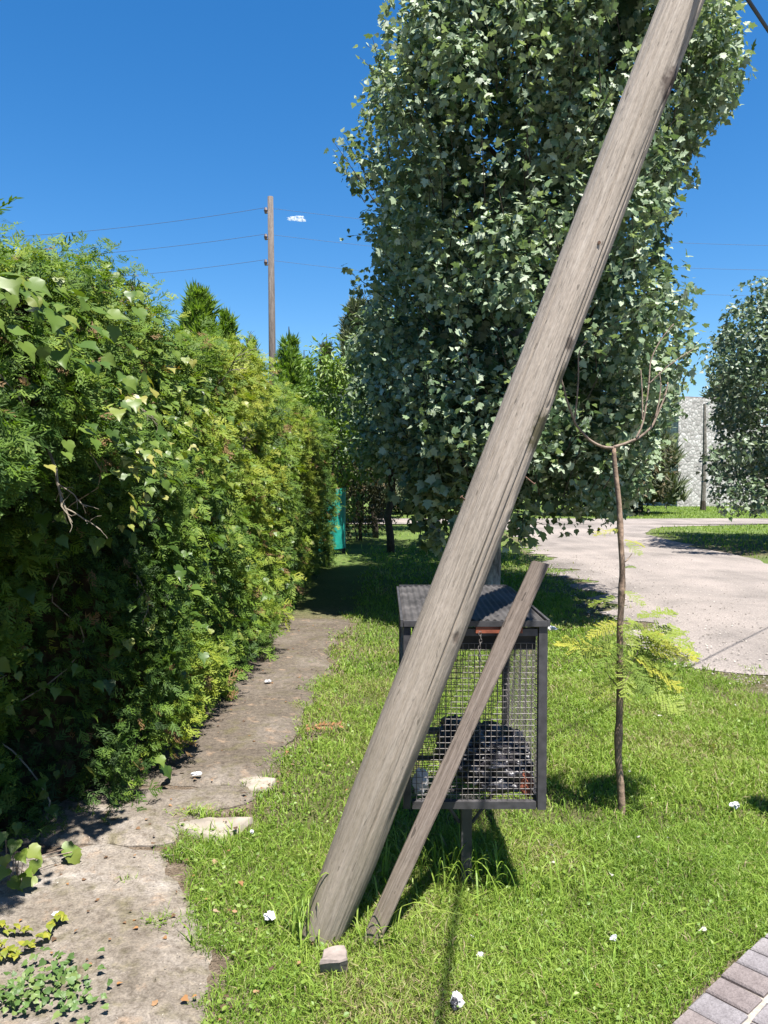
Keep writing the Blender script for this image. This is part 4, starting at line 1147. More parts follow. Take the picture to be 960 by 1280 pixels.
# ================================================================== BOARD
bb, bt = np.array([-.066, 2.49, -0.03]), at(676, 703, 2.735)
baxis = norm(bt - bb); BL = float(np.linalg.norm(bt - bb))
board = thing('leaning_board', 'narrow weathered board leaning against the metal basket', 'board', bb)
bz = baxis; bx_ = norm(np.cross(np.array([0, -1, .2]), bz)); by_ = np.cross(bz, bx_)
board.rotation_euler = Matrix(np.stack([bx_, by_, bz], 1).tolist()).to_euler()
m_board = wood_mat('weathered_board_wood', (0.085, .066, .052), (.150, .121, .100), (.215, .182, .156), base_green=(.5, (.15, .125, .075), .5), grain=75, crack=.8)
mb = MB(); k = 60
Zb = np.linspace(0, BL, k)
prof_ = np.array([(-1, -.7), (-.85, -1), (.85, -1), (1, -.7), (1, .7), (.85, 1), (-.85, 1), (-1, .7)])
hw = .029 + .0015 * np.sin(Zb * 7) + (vnoise(xyz(Zb, Zb * 0), 9, 3) - .5) * .005; hd = .012
top = np.zeros((k, 8)); top[-1] = np.array([.0, .002, -.012, -.010, -.012, -.006, .004, .006])
V = np.stack([prof_[None, :, 0] * hw[:, None], prof_[None, :, 1] * hd + 0 * hw[:, None], Zb[:, None] + top], -1).reshape(-1, 3)
i = np.arange(k - 1)[:, None] * 8; j = np.arange(8)[None]
mb.add(V, {4: np.stack([i + j, i + (j + 1) % 8, i + 8 + (j + 1) % 8, i + 8 + j], -1).reshape(-1, 4), 8: np.array([np.arange(8)[::-1], np.arange(8) + (k - 1) * 8])})
mb.build('plank', m_board, board, local=True)

# ================================================================== BLOCK AT THE POLE FOOT
m_blk_top = plain('weathered_block', (0.205, 0.170, 0.150), .9, .2, .3, 22, bmp=.5)
mb = MB()
P4 = [gnd(400, 1203, .075), gnd(436, 1198, .075), gnd(430, 1180, .075), gnd(404, 1186, .075)]
P4 = np.array([p[:2] for p in P4]); c_ = P4.mean(0)
ring = []
rr_ = random.Random(3)
for i in range(4):
    for k in range(3):
        ring.append(P4[i] + (P4[(i + 1) % 4] - P4[i]) * k / 3 + np.array([rr_.uniform(-.004, .004), rr_.uniform(-.004, .004)]))
ring = np.array(ring); m = len(ring)
V = np.concatenate([xyz(*((c_ + (ring - c_) * 1.0 + np.array([.004, .040])).T), -.03), xyz(*ring.T, .068), xyz(*((c_ + (ring - c_) * .93).T), .076), [[*c_, .078]]])  # foot set back as an undercut so the front face stays shaded
V[2 * m:, 2] += (vnoise(V[2 * m:], 40, 4) - .5) * .012
F = [(l * m + i, l * m + (i + 1) % m, (l + 1) * m + (i + 1) % m, (l + 1) * m + i) for l in (0, 1) for i in range(m)] + [(2 * m + i, 2 * m + (i + 1) % m, 3 * m) for i in range(m)]
tag(MB().add(V, F).build('stone_block', m_blk_top), 'small rough brown block in the grass at the leaning pole foot', 'block')

# ================================================================== METAL BASKET ON A POST
XL, XR, YF, YB, ZB_, ZT = .083, .570, 2.74, 3.56, .375, 1.04
bk = thing('rubbish_basket', 'dark wire mesh rubbish basket on a post with a sheet roof', 'rubbish basket', (.32, 3.0, 0))
m_stl = plain('dark_painted_steel', (0.042, 0.040, 0.042), .5, .4, .35, 30)
m_wirem = plain('galvanised_wire', (0.125, 0.112, 0.104), .6, .35, .4, 30)
m_roofm = plain('dusty_grey_sheet', (0.048, 0.044, 0.042), .7, .3, .55, 9, bmp=.2)
w = .013
def bar(a, b, nm='frame_bar', m=m_stl, h=w):
    lo = np.minimum(a, b) - h; hi = np.maximum(a, b) + h
    return MB().box(lo, hi).build(nm, m, bk)
for x in (XL, XR):
    for y in (YF, YB):
        bar((x, y, ZB_ + .001), (x, y, ZT - .03), 'corner_post', h=w if x == XL else .0155)
e_ = .0145
for z in (ZB_, ZT - .035):
    bar((XL + 2 * e_ + .003, YF + .001, z), (XR - 2 * e_ - .004, YF + .001, z)); bar((XL + 2 * e_ + .003, YB - .001, z), (XR - 2 * e_ - .004, YB - .001, z))
    for x in (XL + .001, XR - .001): bar((x, YF + 2 * e_ + .004, z), (x, YB - 2 * e_ - .004, z))
bar((XL + .04, YF + .45, ZB_ + .004), (XR - .04, YF + .45, ZB_ + .004), 'floor_rail', h=.008)
# wire mesh, one part per side
def mesh_panel(p0, du, dv, nu, nv, name='wire_mesh', r=.00125):
    b = MB(); p0 = np.array(p0, float); du = np.array(du, float); dv = np.array(dv, float); nn = norm(np.cross(du, dv))
    for i in range(nu + 1):
        k = 8; t = np.linspace(0, 1, k)[:, None]
        b.tube(p0 + du * i / nu + dv * t + nn * (0.0022 + .002 * np.sin(t * 6 + i)), r, 4)
    for i in range(nv + 1):
        k = 8; t = np.linspace(0, 1, k)[:, None]
        b.tube(p0 + dv * i / nv + du * t - nn * (.0012 - .003 * np.sin(t * 5 + i * .7)), r, 4)
    b.build(name, m_wirem, bk)['kind'] = 'stuff'
mesh_panel((XL + .014, YF + .003, ZB_ + .012), (XR - XL - .03, 0, 0), (0, 0, ZT - ZB_ - .09), 22, 27)
mesh_panel((XL + .014, YB - .003, ZB_ + .012), (XR - XL - .03, 0, 0), (0, 0, ZT - ZB_ - .06), 21, 28)
mesh_panel((XL - .004, YF + .014, ZB_ + .012), (0, YB - YF - .03, 0), (0, 0, ZT - ZB_ - .06), 36, 28)
mesh_panel((XR + .004, YF + .014, ZB_ + .012), (0, YB - YF - .03, 0), (0, 0, ZT - ZB_ - .06), 36, 28)
mesh_panel((XL + .014, YF + .014, ZB_ + .002), (XR - XL - .03, 0, 0), (0, YB - YF - .03, 0), 20, 32)
# roof: shallow sheet with a frame lip and a hanging front plate
mb = MB()
tx = np.linspace(XL - .012, XR + .010, 150)[None]; ty = np.linspace(YF - .012, YB + .02, 8)[:, None]
hz = ZT + .010 * np.sin((tx - XL) / (XR - XL) * np.pi) + .0030 * np.sin(tx * 2 * np.pi / .026) + 0.012 * (ty - YF)
mb.grid(tx + 0 * ty, ty + 0 * tx, hz + 0 * tx); mb.grid(tx[:, ::-1] + 0 * ty, ty + 0 * tx, hz[:, ::-1] - .004 + 0 * tx)
mb.build('roof_sheet', m_roofm, bk, smooth=True)
for (a, b_) in (((XL - .012, YF - .024, ZT - .012), (XR + .012, YF - .014, ZT + .008)), ((XL - .024, YF - .024, ZT - .012), (XL - .0145, YB + .02, ZT + .012)), ((XR + .0125, YF - .024, ZT - .012), (XR + .022, YB + .02, ZT + .012)), ((XL - .012, YB + .021, ZT - .012), (XR + .012, YB + .031, ZT + .018))):
    MB().box(a, b_).build('roof_lip', m_stl, bk)
MB().box((XL + .02, YF + .022, ZT - .105), (XR - .02, YF + .027, ZT - .03)).build('front_plate', plain('black_plate', (.022, .021, .02), .6, .3, .3, 20), bk)
m_rustred = plain('red_oxide_flat', (0.20, 0.060, 0.032), .7, .3, .35, 30)
MB().box((at(594, 786, YF)[0], YF - .020, ZT - .036), (at(652, 786, YF)[0], YF - .0145, ZT - .0135)).build('latch_bar', m_rustred, bk)
# chain hanging from the latch
ch = None
p = at(600, 792, YF - .03)
links = []
for i in range(9):
    th = np.linspace(0, 2 * np.pi, 13)[:-1]
    a_r = (np.cos(th) * .0045, np.sin(th) * .0085)
    loop = np.stack([a_r[0] if i % 2 == 0 else 0 * th, a_r[0] if i % 2 else 0 * th, a_r[1]], 1) + p + np.array([.0025 * math.sin(i), 0, -.013 * i])
    loop = np.concatenate([loop, loop[:2]])
    b = MB().tube(loop, .0014, 5, cap=False)
    o = b.build('chain_link', m_wirem, bk)
# support posts and braces
mb = MB().box((.296, 2.882, -.15), (.336, 2.922, ZB_ - .016)); mb.build('support_post', m_stl, bk)
MB().tube([(.34, 2.902, .235), (.43, 2.902, ZB_ - .012)], .007, 6).build('brace', m_stl, bk)
MB().tube([(.29, 2.902, .235), (.20, 2.902, ZB_ - .012)], .007, 6).build('brace', m_stl, bk)
MB().box((XL + .03, 2.885, ZB_ - .0155), (XR - .03, 2.92, ZB_ - .0135)).build('cross_bar', m_stl, bk)
# rubbish inside
m_bag = plain('black_plastic', (0.024, 0.022, 0.027), .42, .7, .3, 30)
def bag(name, c, r, seed, label):
    n = 80; th = np.linspace(0, np.pi, n)[:, None]; ph = np.linspace(0, 2 * np.pi, n * 2)[None]
    D = np.stack([np.sin(th) * np.cos(ph), np.sin(th) * np.sin(ph), np.cos(th) * np.ones_like(ph)], -1); Df = D.reshape(-1, 3)
    cr_ = np.abs(fbm(Df, 3.2, seed) - .5) * 2; cr2 = np.abs(fbm(Df, 8, seed + 4) - .5) * 2
    k = (1 + .30 * (fbm(Df, 1.6, seed + 9) - .5) - .26 * (1 - cr_) ** 4 - .08 * (1 - cr2) ** 3 + .02 * (vnoise(Df, 22, seed) - .5)).reshape(D.shape[:2])
    sq = np.sign(D) * np.abs(D) ** .75
    V = np.array(c) + sq * k[..., None] * np.array(r)
    V[..., 2] = np.maximum(V[..., 2], ZB_ + .008)
    V[..., 0] = np.clip(V[..., 0], XL + .02, XR - .012); V[..., 1] = np.clip(V[..., 1], YF + .012, YB - .03)
    return tag(MB().grid(V[..., 0], V[..., 1], V[..., 2]).build(name, m_bag, smooth=True), label, 'rubbish bag')
bag('rubbish_bag', (.43, 2.98, .465), (.175, .22, .112), 3, 'shiny black rubbish bag slumped against the front mesh of the basket')
bag('rubbish_bag', (.33, 3.16, .455), (.12, .2, .105), 8, 'dull black rubbish bag in the basket behind the leaning board')
m_white = plain('white_plastic', (0.42, 0.42, 0.43), .55, .4, .15, 30)
mb = MB(); blob(mb, (.135, 2.80, .435), (.028, .02, .05), 10, .5, 5, 1.5)
tag(mb.build('white_wrapper', m_white), 'white plastic wrapper standing in the left corner of the basket', 'wrapper')
mb = MB(); blob(mb, (.525, 2.79, .43), (.026, .022, .040), 10, .6, 6, 1.5)
tag(mb.build('rusty_can', m_rustred), 'crushed red brown can in the right corner of the basket', 'can')
mb = MB(); blob(mb, (.345, 3.12, .565), (.03, .03, .016), 10, .5, 7, 1.5)
tag(mb.build('paper_scrap', m_white), 'white paper scrap on top of the black bags in the basket', 'scrap')

# ================================================================== SAPLING
SB = gnd(775, 1018)
sap = thing('sapling', 'slender bare stemmed sapling with two curved branches beside the basket', 'sapling', (SB[0], SB[1], 0))
m_sap = plain('sapling_bark', (0.175, 0.132, 0.100), .85, .25, .45, 40, bmp=.5)
m_sapd = plain('sapling_stem_bark', (0.200, 0.140, 0.100), .9, .2, .5, 30, bmp=.6)
D0 = SB[1]
def sp_(lst, dys): return np.array([at(x, y, D0 + dy) for (x, y), dy in zip(lst, dys)])
def smooth_path(P, k=5):
    t = np.arange(len(P)); tt = np.linspace(0, len(P) - 1, (len(P) - 1) * k + 1)
    out = []
    for x in tt:
        i = min(int(x), len(P) - 2); f = x - i
        p0 = P[max(i - 1, 0)]; p1 = P[i]; p2 = P[i + 1]; p3 = P[min(i + 2, len(P) - 1)]
        out.append(.5 * ((2 * p1) + (-p0 + p2) * f + (2 * p0 - 5 * p1 + 4 * p2 - p3) * f ** 2 + (-p0 + 3 * p1 - 3 * p2 + p3) * f ** 3))
    return np.array(out)
tr = smooth_path(sp_([(776, 1040), (776, 1005), (773, 940), (774, 880), (775, 830), (776, 770), (777, 720), (776, 665), (772, 610), (766, 560)], np.zeros(10)))
rt = np.linspace(.018, .0105, len(tr)) * (1 + .10 * (vnoise(tr, 9, 2) - .5) + .22 * (vnoise(tr * np.array([0, 0, 1]), 16, 6) > .78))
tr[:, 0] += (vnoise(tr * np.array([0, 0, 1.]), 7, 14) - .5) * .007
MB().tube(tr, rt, 10).build('trunk', m_sapd, sap, smooth=True)
def br(lst, r0, r1, dy=0.0):
    P = smooth_path(sp_(lst, np.linspace(0, dy, len(lst))))
    P[1:, 0] += (vnoise(P[1:], 14, 4) - .5) * .010
    return MB().tube(P, np.linspace(r0, r1, len(P)), 7).build('branch', m_sap, sap, smooth=True)
b1 = br([(767, 560), (752, 558), (735, 548), (721, 530), (712, 512), (706, 495), (702, 472)], .0072, .0034, -.15)
b2 = br([(767, 559), (785, 553), (800, 546), (815, 533), (823, 515), (830, 498), (835, 478)], .0072, .0034, .1)
def sub(lst, r0, r1, parent, dy=0.0):
    P = smooth_path(sp_(lst, np.linspace(0, dy, len(lst))))
    MB().tube(P, np.linspace(r0, r1, len(P)), 6).build('twig', m_sap, parent, smooth=True)
sub([(718, 524), (721, 500), (723, 470), (724, 440), (735, 425)], .0045, .0022, b1, -.12)
sub([(795, 548), (803, 530), (808, 505), (811, 480), (814, 450), (826, 425), (842, 405)], .005, .0022, b2, .12)
sub([(803, 525), (803, 500), (802, 478), (801, 462)], .0036, .002, b2, .05)
sub([(819, 522), (824, 500), (826, 480), (824, 465)], .0036, .002, b2, .05)
sub([(811, 480), (830, 462), (850, 447), (868, 436)], .003, .0018, b2, .05)
# feathery fronds
m_frond = leaf_mat('feathery_frond', [(0, (0.10, 0.17, 0.030)), (0.5, (0.21, 0.265, 0.040)), (1, (0.36, 0.34, 0.05))], None, .55, .45, .3)
def frond(seed, pairs=9, leaflets=9):
    r = random.Random(seed); V = []; F = []
    def tri(a, b, c):
        i = len(V); V.extend([a, b, c]); F.append((i, i + 1, i + 2))
    def quad(a, b, w):
        t = b - a; s = np.array([t[1], -t[0], 0.0]); s = s / (np.linalg.norm(s) + 1e-9) * w; i = len(V)
        V.extend([a, (a + b) / 2 + s, b, (a + b) / 2 - s]); F.append((i, i + 1, i + 2, i + 3))
    for k in range(12):
        y0, y1 = k / 12, (k + 1) / 12
        quad(np.array([0, y0, -.25 * y0 * y0]), np.array([0, y1 + .02, -.25 * y1 * y1]), .008)
    for k in range(pairs):
        y = .18 + .80 * k / pairs; ln = .27 * math.sin(math.pi * (.25 + .65 * k / pairs)) * r.uniform(.7, 1.2)
        for sg in (-1, 1):
            a = np.array([0, y, -.25 * y * y]); dv = np.array([sg * .85, .5 + r.uniform(-.2, .25), r.uniform(-.45, .15)]); dv /= np.linalg.norm(dv)
            pv = np.array([-dv[1] * sg, dv[0] * sg, 0.])
            for j in range(leaflets):
                c = a + dv * ln * (j + .6) / leaflets
                l2 = .050 * (1 - .4 * j / leaflets)
                for s2 in (-1, 1):
                    quad(c, c + pv * s2 * l2 + dv * l2 * .35 + np.array([0, 0, r.uniform(-.012, .010)]), .0135)
    return np.array(V, float), F
fr_me = []
for sd in range(3):
    for rv_ in (.15, .5, .9):
        T = frond(sd); o = MB().add(T[0], T[1], rv_).build('frond', m_frond); fr_me.append(o.data); bpy.data.objects.remove(o)
def put_frond(px, py, ex, ey, dy, me):
    py -= 24; ey -= 34; ex -= 8
    a = at(px, py, D0); b = at(ex, ey, D0 + dy); v = b - a; ln = np.linalg.norm(v)
    R = frames(np.array([[random.uniform(-.25, .25), -.35 + random.uniform(-.3, .3), .9]]), v[None])[0]
    o = bpy.data.objects.new('frond', me); COL.objects.link(o); o.parent = sap
    M = np.eye(4); M[:3, :3] = R * ln; M[:3, 3] = a - ORG[sap.name]; o.matrix_local = Matrix(M.tolist())
for i, (px, py, ex, ey, dy, c) in enumerate(((778, 850, 850, 800, .05, 1), (785, 842, 862, 826, -.15, 2), (795, 830, 885, 832, .1, 1), (780, 845, 830, 872, -.2, 0), (778, 840, 742, 790, .1, 1), (779, 845, 800, 775, -.1, 2), (775, 850, 752, 885, -.1, 0),
        (790, 800, 848, 772, .1, 1), (780, 850, 815, 905, -.1, 0), (776, 770, 748, 760, 0, 1), (788, 815, 830, 762, -.1, 1), (781, 855, 850, 880, .15, 0), (777, 760, 805, 752, -.1, 1),
        (778, 700, 815, 690, .05, 2), (778, 685, 762, 672, -.05, 2), (780, 700, 806, 706, -.1, 1), (777, 735, 800, 728, .05, 0), (800, 832, 872, 808, -.1, 2), (790, 838, 842, 845, .2, 1), (782, 825, 756, 830, -.15, 0), (800, 815, 838, 800, .05, 2), (785, 848, 822, 888, .1, 0), (790, 842, 855, 862, -.1, 1), (800, 828, 858, 815, .2, 1), (779, 848, 762, 862, .1, 0), (782, 838, 818, 820, -.2, 1), (778, 855, 795, 900, .1, 0), (797, 815, 815, 780, .1, 1), (776, 850, 748, 842, .15, 0), (803, 812, 845, 790, -.1, 2), (776, 825, 745, 822, -.1, 1), (777, 845, 740, 850, .1, 0), (778, 868, 748, 900, -.1, 1), (779, 870, 806, 915, .05, 0), (777, 880, 798, 925, .1, 1), (779, 800, 812, 792, -.15, 1), (780, 880, 842, 902, .1, 0), (776, 800, 750, 800, -.1, 2), (783, 860, 845, 850, -.25, 1))):
    put_frond(px, py, ex, ey, dy, fr_me[(i % 3) * 3 + c])
for lst in ([(777, 860), (786, 842), (797, 815), (803, 795)], [(778, 858), (792, 838), (812, 826), (835, 822)], [(777, 705), (784, 700), (790, 692)], [(776, 862), (765, 850), (756, 838)]):
    P = smooth_path(sp_(lst, np.linspace(0, .05, len(lst)))); MB().tube(P, np.linspace(.004, .002, len(P)), 5).build('side_twig', m_sap, sap)

wpst = thing('added_shadow_post', 'unseen wooden post added right of the sapling to cast a shadow on the lawn', 'post', (2.02, 3.22, 0))  # post out of view, added for the shadow it throws on the lawn
MB().tube([(2.02, 3.22, -.1), (2.02, 3.22, .5), (2.03, 3.22, 1.15)], [.085, .08, .075], 14).build('shaft', m_board, wpst, smooth=True)
MB().tube([(2.03, 3.22, 1.151), (2.03, 3.22, 1.19)], [.078, .05], 14).build('cap', m_stl, wpst, smooth=True)
# ================================================================== LAWN BLADES
def grass_density(x, y):
    n = fbm(xyz(x, y), 5.0, 101)
    e = x - path_right(y) + .10 + (n - .5) * .62
    m = np.clip(e / .10, 0, 1)
    rd = road_l(y) - x + (n - .5) * 1.6
    m = m * np.clip(rd / .8, 0, 1)
    m = m * (1 - .8 * np.clip((n - .44) * 5, 0, 1) * np.exp(-((x - 2.75) / .55) ** 2 - ((y - 5.3) / .9) ** 2))
    pv = -paving_dist(x, y) + (n - .5) * .05
    m = m * np.clip(pv / .03, 0, 1)
    fr = ((x + .737) / .165) ** 2 + ((y - 3.375) / .085) ** 2
    m = m * np.clip((fr - .8) * 2.5, 0, 1)
    bare = fbm(xyz(x, y), 1.7, 103)
    m = m * np.clip(1.0 - np.clip((bare - .60) * 3.2, 0, .6), .15, 1)
    return m
def blades(n, y0, y1, hgt, wid, pw=1.0, xr=None):
    y = y0 + (y1 - y0) * RNG.random(n) ** pw
    half = 0.62 * y + .5
    x = -half + 2 * half * RNG.random(n); x = np.where(x < -1.3, -1.3 + (x + 1.3) % (half + 1.3), x)
    ok = RNG.random(n) < grass_density(x, y)
    x, y = x[ok], y[ok]; n = len(x)
    z = ground_z(x, y)
    pat = fbm(xyz(x, y), 1.6, 107); tall = fbm(xyz(x, y), 2.6, 109)
    h = hgt * (.35 + .9 * RNG.random(n)) * (.55 + .95 * tall)
    a = RNG.random(n) * 2 * np.pi; lean = .35 + .75 * RNG.random(n)
    dx, dy = np.cos(a), np.sin(a); b = RNG.random(n) * 2 * np.pi; w = wid * (.6 + .8 * RNG.random(n))
    sx, sy = np.cos(b) * w, np.sin(b) * w
    base = np.stack([x, y, z - .004], 1); sd = np.stack([sx, sy, 0 * x], 1)
    m1 = base + np.stack([dx * h * lean * .30, dy * h * lean * .30, h * .58], 1)
    tp = base + np.stack([dx * h * lean, dy * h * lean, h * (1.0 - .28 * lean)], 1)
    V = np.stack([base - sd, base + sd, m1 + sd * .85, m1 - sd * .85, tp], 1).reshape(-1, 3)
    o = np.arange(n)[:, None] * 5
    dry = RNG.random(n) < (.05 + .28 * np.clip((pat - .55) * 4, 0, 1))
    r = np.clip(.18 + .55 * RNG.random(n) + (pat - .5) * .9, 0, .82); r[dry] = .88 + .12 * RNG.random(dry.sum())
    return V, {4: o + np.array([0, 1, 2, 3]), 3: o + np.array([3, 2, 4])}, np.repeat(r, 5)
m_grass = leaf_mat('grass_blade', [(0, (0.105, 0.185, 0.024)), (0.4, (0.180, 0.278, 0.038)), (0.72, (0.255, 0.335, 0.060)), (0.84, (0.185, 0.225, 0.055)), (0.90, (0.27, 0.225, 0.11)), (1, (0.36, 0.29, 0.18))], None, .5, .40, .35)
mb = MB()
for args in ((225000, 1.9, 3.4, .042, .00155), (7000, 1.9, 4.5, .085, .0024), (170000, 3.4, 6.0, .045, .0023), (90000, 6.0, 10.5, .05, .0042), (34000, 10.5, 18.0, .06, .008)):
    mb.add(*blades(*args))
tag(mb.build('lawn_grass', m_grass), 'short sunlit lawn grass between the path and the road', 'grass', kind='stuff')
# far lawn tufts beyond the road
mb = MB()
n = 30000
y = 14 + 31 * RNG.random(n) ** .8; x = np.where(RNG.random(n) < .6, road_r(np.minimum(y, 25)) + .2 + RNG.random(n) * 16, -2 + RNG.random(n) * 26)
inroad = ((y > 26.3) & (y < 30.4)) | ((x > road_l(y) - .1) & (x < road_r(y) + .15) & (y < 27))
ok = ~inroad & (np.abs(x) < y * .64 + 1.5); x, y = x[ok], y[ok]; n = len(x)
a = RNG.random(n) * 6.28; w = .012 + .01 * RNG.random(n); h = .05 + .05 * RNG.random(n); b = xyz(x, y, -.005)
sd = np.stack([np.cos(a) * w, np.sin(a) * w, 0 * w], 1); tp = b + np.stack([RNG.normal(size=n) * .03, RNG.normal(size=n) * .03, h], 1)
V = np.stack([b - sd, b + sd, tp], 1).reshape(-1, 3); o = np.arange(n)[:, None] * 3
mb.add(V, {3: o + np.array([0, 1, 2])}, np.repeat(.25 + .5 * RNG.random(n), 3))
tag(mb.build('far_lawn_grass', m_grass), 'grass of the far lawn beyond the dirt road', 'grass', kind='stuff')

# low broad-leaved weeds in the lawn
n = 6000
y = 2.0 + 6.5 * RNG.random(n) ** 1.2; x = -.9 + (1.6 + .35 * y) * RNG.random(n) ** 1.5
wd = fbm(xyz(x, y), 2.4, 113) + .18 * np.exp(-((x + .45) / .3) ** 2)
ok = (wd > .53) & (grass_density(x, y) > .3); x, y = x[ok], y[ok]; n = len(x)
P = xyz(x, y, ground_z(x, y) + .018 + .02 * RNG.random(n))
a = RNG.random(n) * 6.28
T_ROUND = (np.array([(0, 0, 0), (.32, .25, .04), (.38, .6, .05), (0, 1, -.05), (-.38, .6, .05), (-.32, .25, .04)], float), [(0, 1, 2, 3), (0, 3, 4, 5)])
mb = MB().inst(T_ROUND, P, frames(np.array([0, -.1, 1.]) + RNG.normal(size=(n, 3)) * .35, np.stack([np.cos(a), np.sin(a), .2 + 0 * a], 1)), .009 + .012 * RNG.random(n), np.clip(.4 + .5 * RNG.random(n), 0, 1))
tag(mb.build('clover_weeds', m_leaf_br), 'low round leaved weeds mixed through the lawn by the path', 'weeds', kind='stuff')

# longer grass round the pole foot
lg = thing('grass_tuft', 'long arching grass tuft round the foot of the leaning pole', 'grass tuft', (-.16, 2.52, 0))
mb = MB()
def arch(x, y, ang, ln, h, w, r):
    k = 8; t = np.linspace(0, 1, k); out = ln * t ** 1.2; z = h * np.sin(np.pi * (.06 + .62 * t)) 
    p = np.stack([x + math.cos(ang) * out, y + math.sin(ang) * out, z], 1)
    s = np.array([-math.sin(ang), math.cos(ang), 0]) * w
    ww = (1 - t ** 3)[:, None]
    V = np.concatenate([p - s * ww, p + s * ww]); mb.add(V, [(i, i + 1, k + i + 1, k + i) for i in range(k - 1)], r)
for i in range(64):
    cx, cy = random.choice(((-.30, 2.53), (-.25, 2.50), (-.06, 2.47), (-.01, 2.5), (-.28, 2.50)))
    arch(cx + random.gauss(0, .04), cy + random.gauss(0, .025), random.uniform(0, 6.28), random.uniform(.04, .13), random.uniform(.05, .15), random.uniform(.0016, .003), random.uniform(.2, .85))
arch(-.02, 2.48, -.5, .26, .20, .004, .7); arch(.0, 2.47, -.3, .30, .17, .004, .8); arch(-.26, 2.5, .2, .1, .24, .005, .6); arch(-.30, 2.5, .4, .12, .22, .005, .3)
mb.build('long_blades', m_grass, lg)['kind'] = 'stuff'
wt = thing('grass_tuft', 'ragged weeds and grass in the shade round the basket post', 'grass tuft', (.3, 2.9, 0))
mb = MB()
for i in range(170):
    arch(.28 + random.gauss(0, .16), 2.88 + random.gauss(0, .09), random.uniform(0, 6.28), random.uniform(.04, .13), random.uniform(.05, .17), random.uniform(.002, .0035), random.uniform(.1, .7))
mb.build('long_blades', m_grass, wt)['kind'] = 'stuff'
tl = thing('grass_tuft', 'small grass tuft on the path joint beside the pale slab fragment', 'grass tuft', tuple(gnd(245, 1024)))
mb = MB(); g0 = gnd(245, 1023)
for i in range(130):
    arch(g0[0] + random.gauss(0, .055), g0[1] + random.gauss(0, .022), random.uniform(0, 6.28), random.uniform(.02, .06), random.uniform(.02, .06), .002, random.uniform(.3, .85))
mb.build('long_blades', m_grass, tl)['kind'] = 'stuff'

# ---- weeds at the lower left
m_weed = leaf_mat('weed_leaf', [(0, (0.050, 0.095, 0.022)), (.5, (.085, .150, .036)), (1, (.15, .20, .06))], (.12, .16, .08), .5, .3, .4)
wp = thing('weed_plant', 'pale green leafy weed at the lower left corner of the path', 'weed', tuple(gnd(60, 1262)))
WPp = []
for (px, py, sx, sy, n) in ((75, 1240, 26, 18, 90), (30, 1265, 25, 12, 60), (95, 1265, 16, 10, 40), (10, 1272, 12, 8, 25)):
    for i in range(n):
        g0 = gnd(px + RNG.normal() * sx, py + RNG.normal() * sy); WPp.append((g0[0], g0[1], .03 + .045 * RNG.random()))
WPp = np.array(WPp); n = len(WPp)
Fw = frames(np.array([.1, -.3, 1.]) + RNG.normal(size=(n, 3)) * .35, RNG.normal(size=(n, 3)) * np.array([1, 1, .2]))
leaf_objs('leaf', T_HEART, WPp[:90], Fw[:90], .015 + .013 * RNG.random(90), m_weed, wp, (.15, .4, .6, .9))
MB().inst(T_HEART, WPp[90:], Fw[90:], .012 + .013 * RNG.random(n - 90), RNG.random(n - 90)).build('small_leaves', m_weed, wp)['kind'] = 'stuff'
cv = thing('creeping_vine', 'yellow green creeping runner lying across the near path', 'vine', tuple(gnd(40, 1165)))
mb = MB()
cps = [[(0, 1196), (22, 1188), (42, 1178), (58, 1165), (68, 1152), (78, 1145)], [(0, 1158), (15, 1162), (34, 1161)], [(0, 1180), (14, 1188), (20, 1194)]]
lp, lf, lsz = [], [], []
for lst in cps:
    P = smooth_path(np.array([gnd(x, y, .045) for x, y in lst]), 6); P[:, 2] = .045 + .01 * np.sin(np.arange(len(P)))
    mb.tube(P, .0022, 5)
    for p in P[::2]:
        for sg in (-1, 1):
            lp.append(p + np.array([0, 0, .004])); lf.append(frames(np.array([[.1 * sg, -.2, 1.]]) + RNG.normal(size=(1, 3)) * .2, np.array([[sg * .6 + RNG.normal() * .4, sg * -.5 + RNG.normal() * .3, 0.1]]))[0]); lsz.append(.016 + .014 * RNG.random())
mb.build('runner', m_sap, cv)
m_yel = leaf_mat('yellow_green_leaf', [(0, (.12, .16, .02)), (1, (.26, .25, .03))], None, .45, .35, .4)
leaf_objs('leaf', T_HEART, np.array(lp), np.array(lf), np.array(lsz), m_yel, cv, (.2, .5, .9))
bl = thing('broad_leaf_plant', 'bright broad leaved plant at the hedge foot by the left edge', 'plant', (-1.42, 2.86, 0))
P = np.array([at(*(p)) for p in ((20, 1050, 2.85), (45, 1075, 2.85), (5, 1070, 2.8), (30, 1090, 2.8), (12, 1100, 2.78), (42, 1095, 2.82), (2, 1040, 2.85), (25, 1065, 2.75), (90, 1068, 3.0), (78, 1062, 3.0), (8, 1085, 2.75), (35, 1060, 2.9))])
P[:, 2] = np.maximum(P[:, 2], .07)
n = len(P); leaf_objs('leaf', T_HEART, P, frames(np.array([.4, -.5, .8]) + RNG.normal(size=(n, 3)) * .25, np.array([.4, -.3, -.7]) + RNG.normal(size=(n, 3)) * .3), (.050 + .028 * RNG.random(n)), m_vine, bl, (.62, .72, .8))
mb = MB()
for p in P: mb.tube([(-1.42 + (p[0] + 1.42) * .3, 2.86, -.02), ((p[0] - 1.42) / 2, (p[1] + 2.86) / 2, p[2] * .7 + .03), p], .002, 5)
mb.build('stem', m_sap, bl)

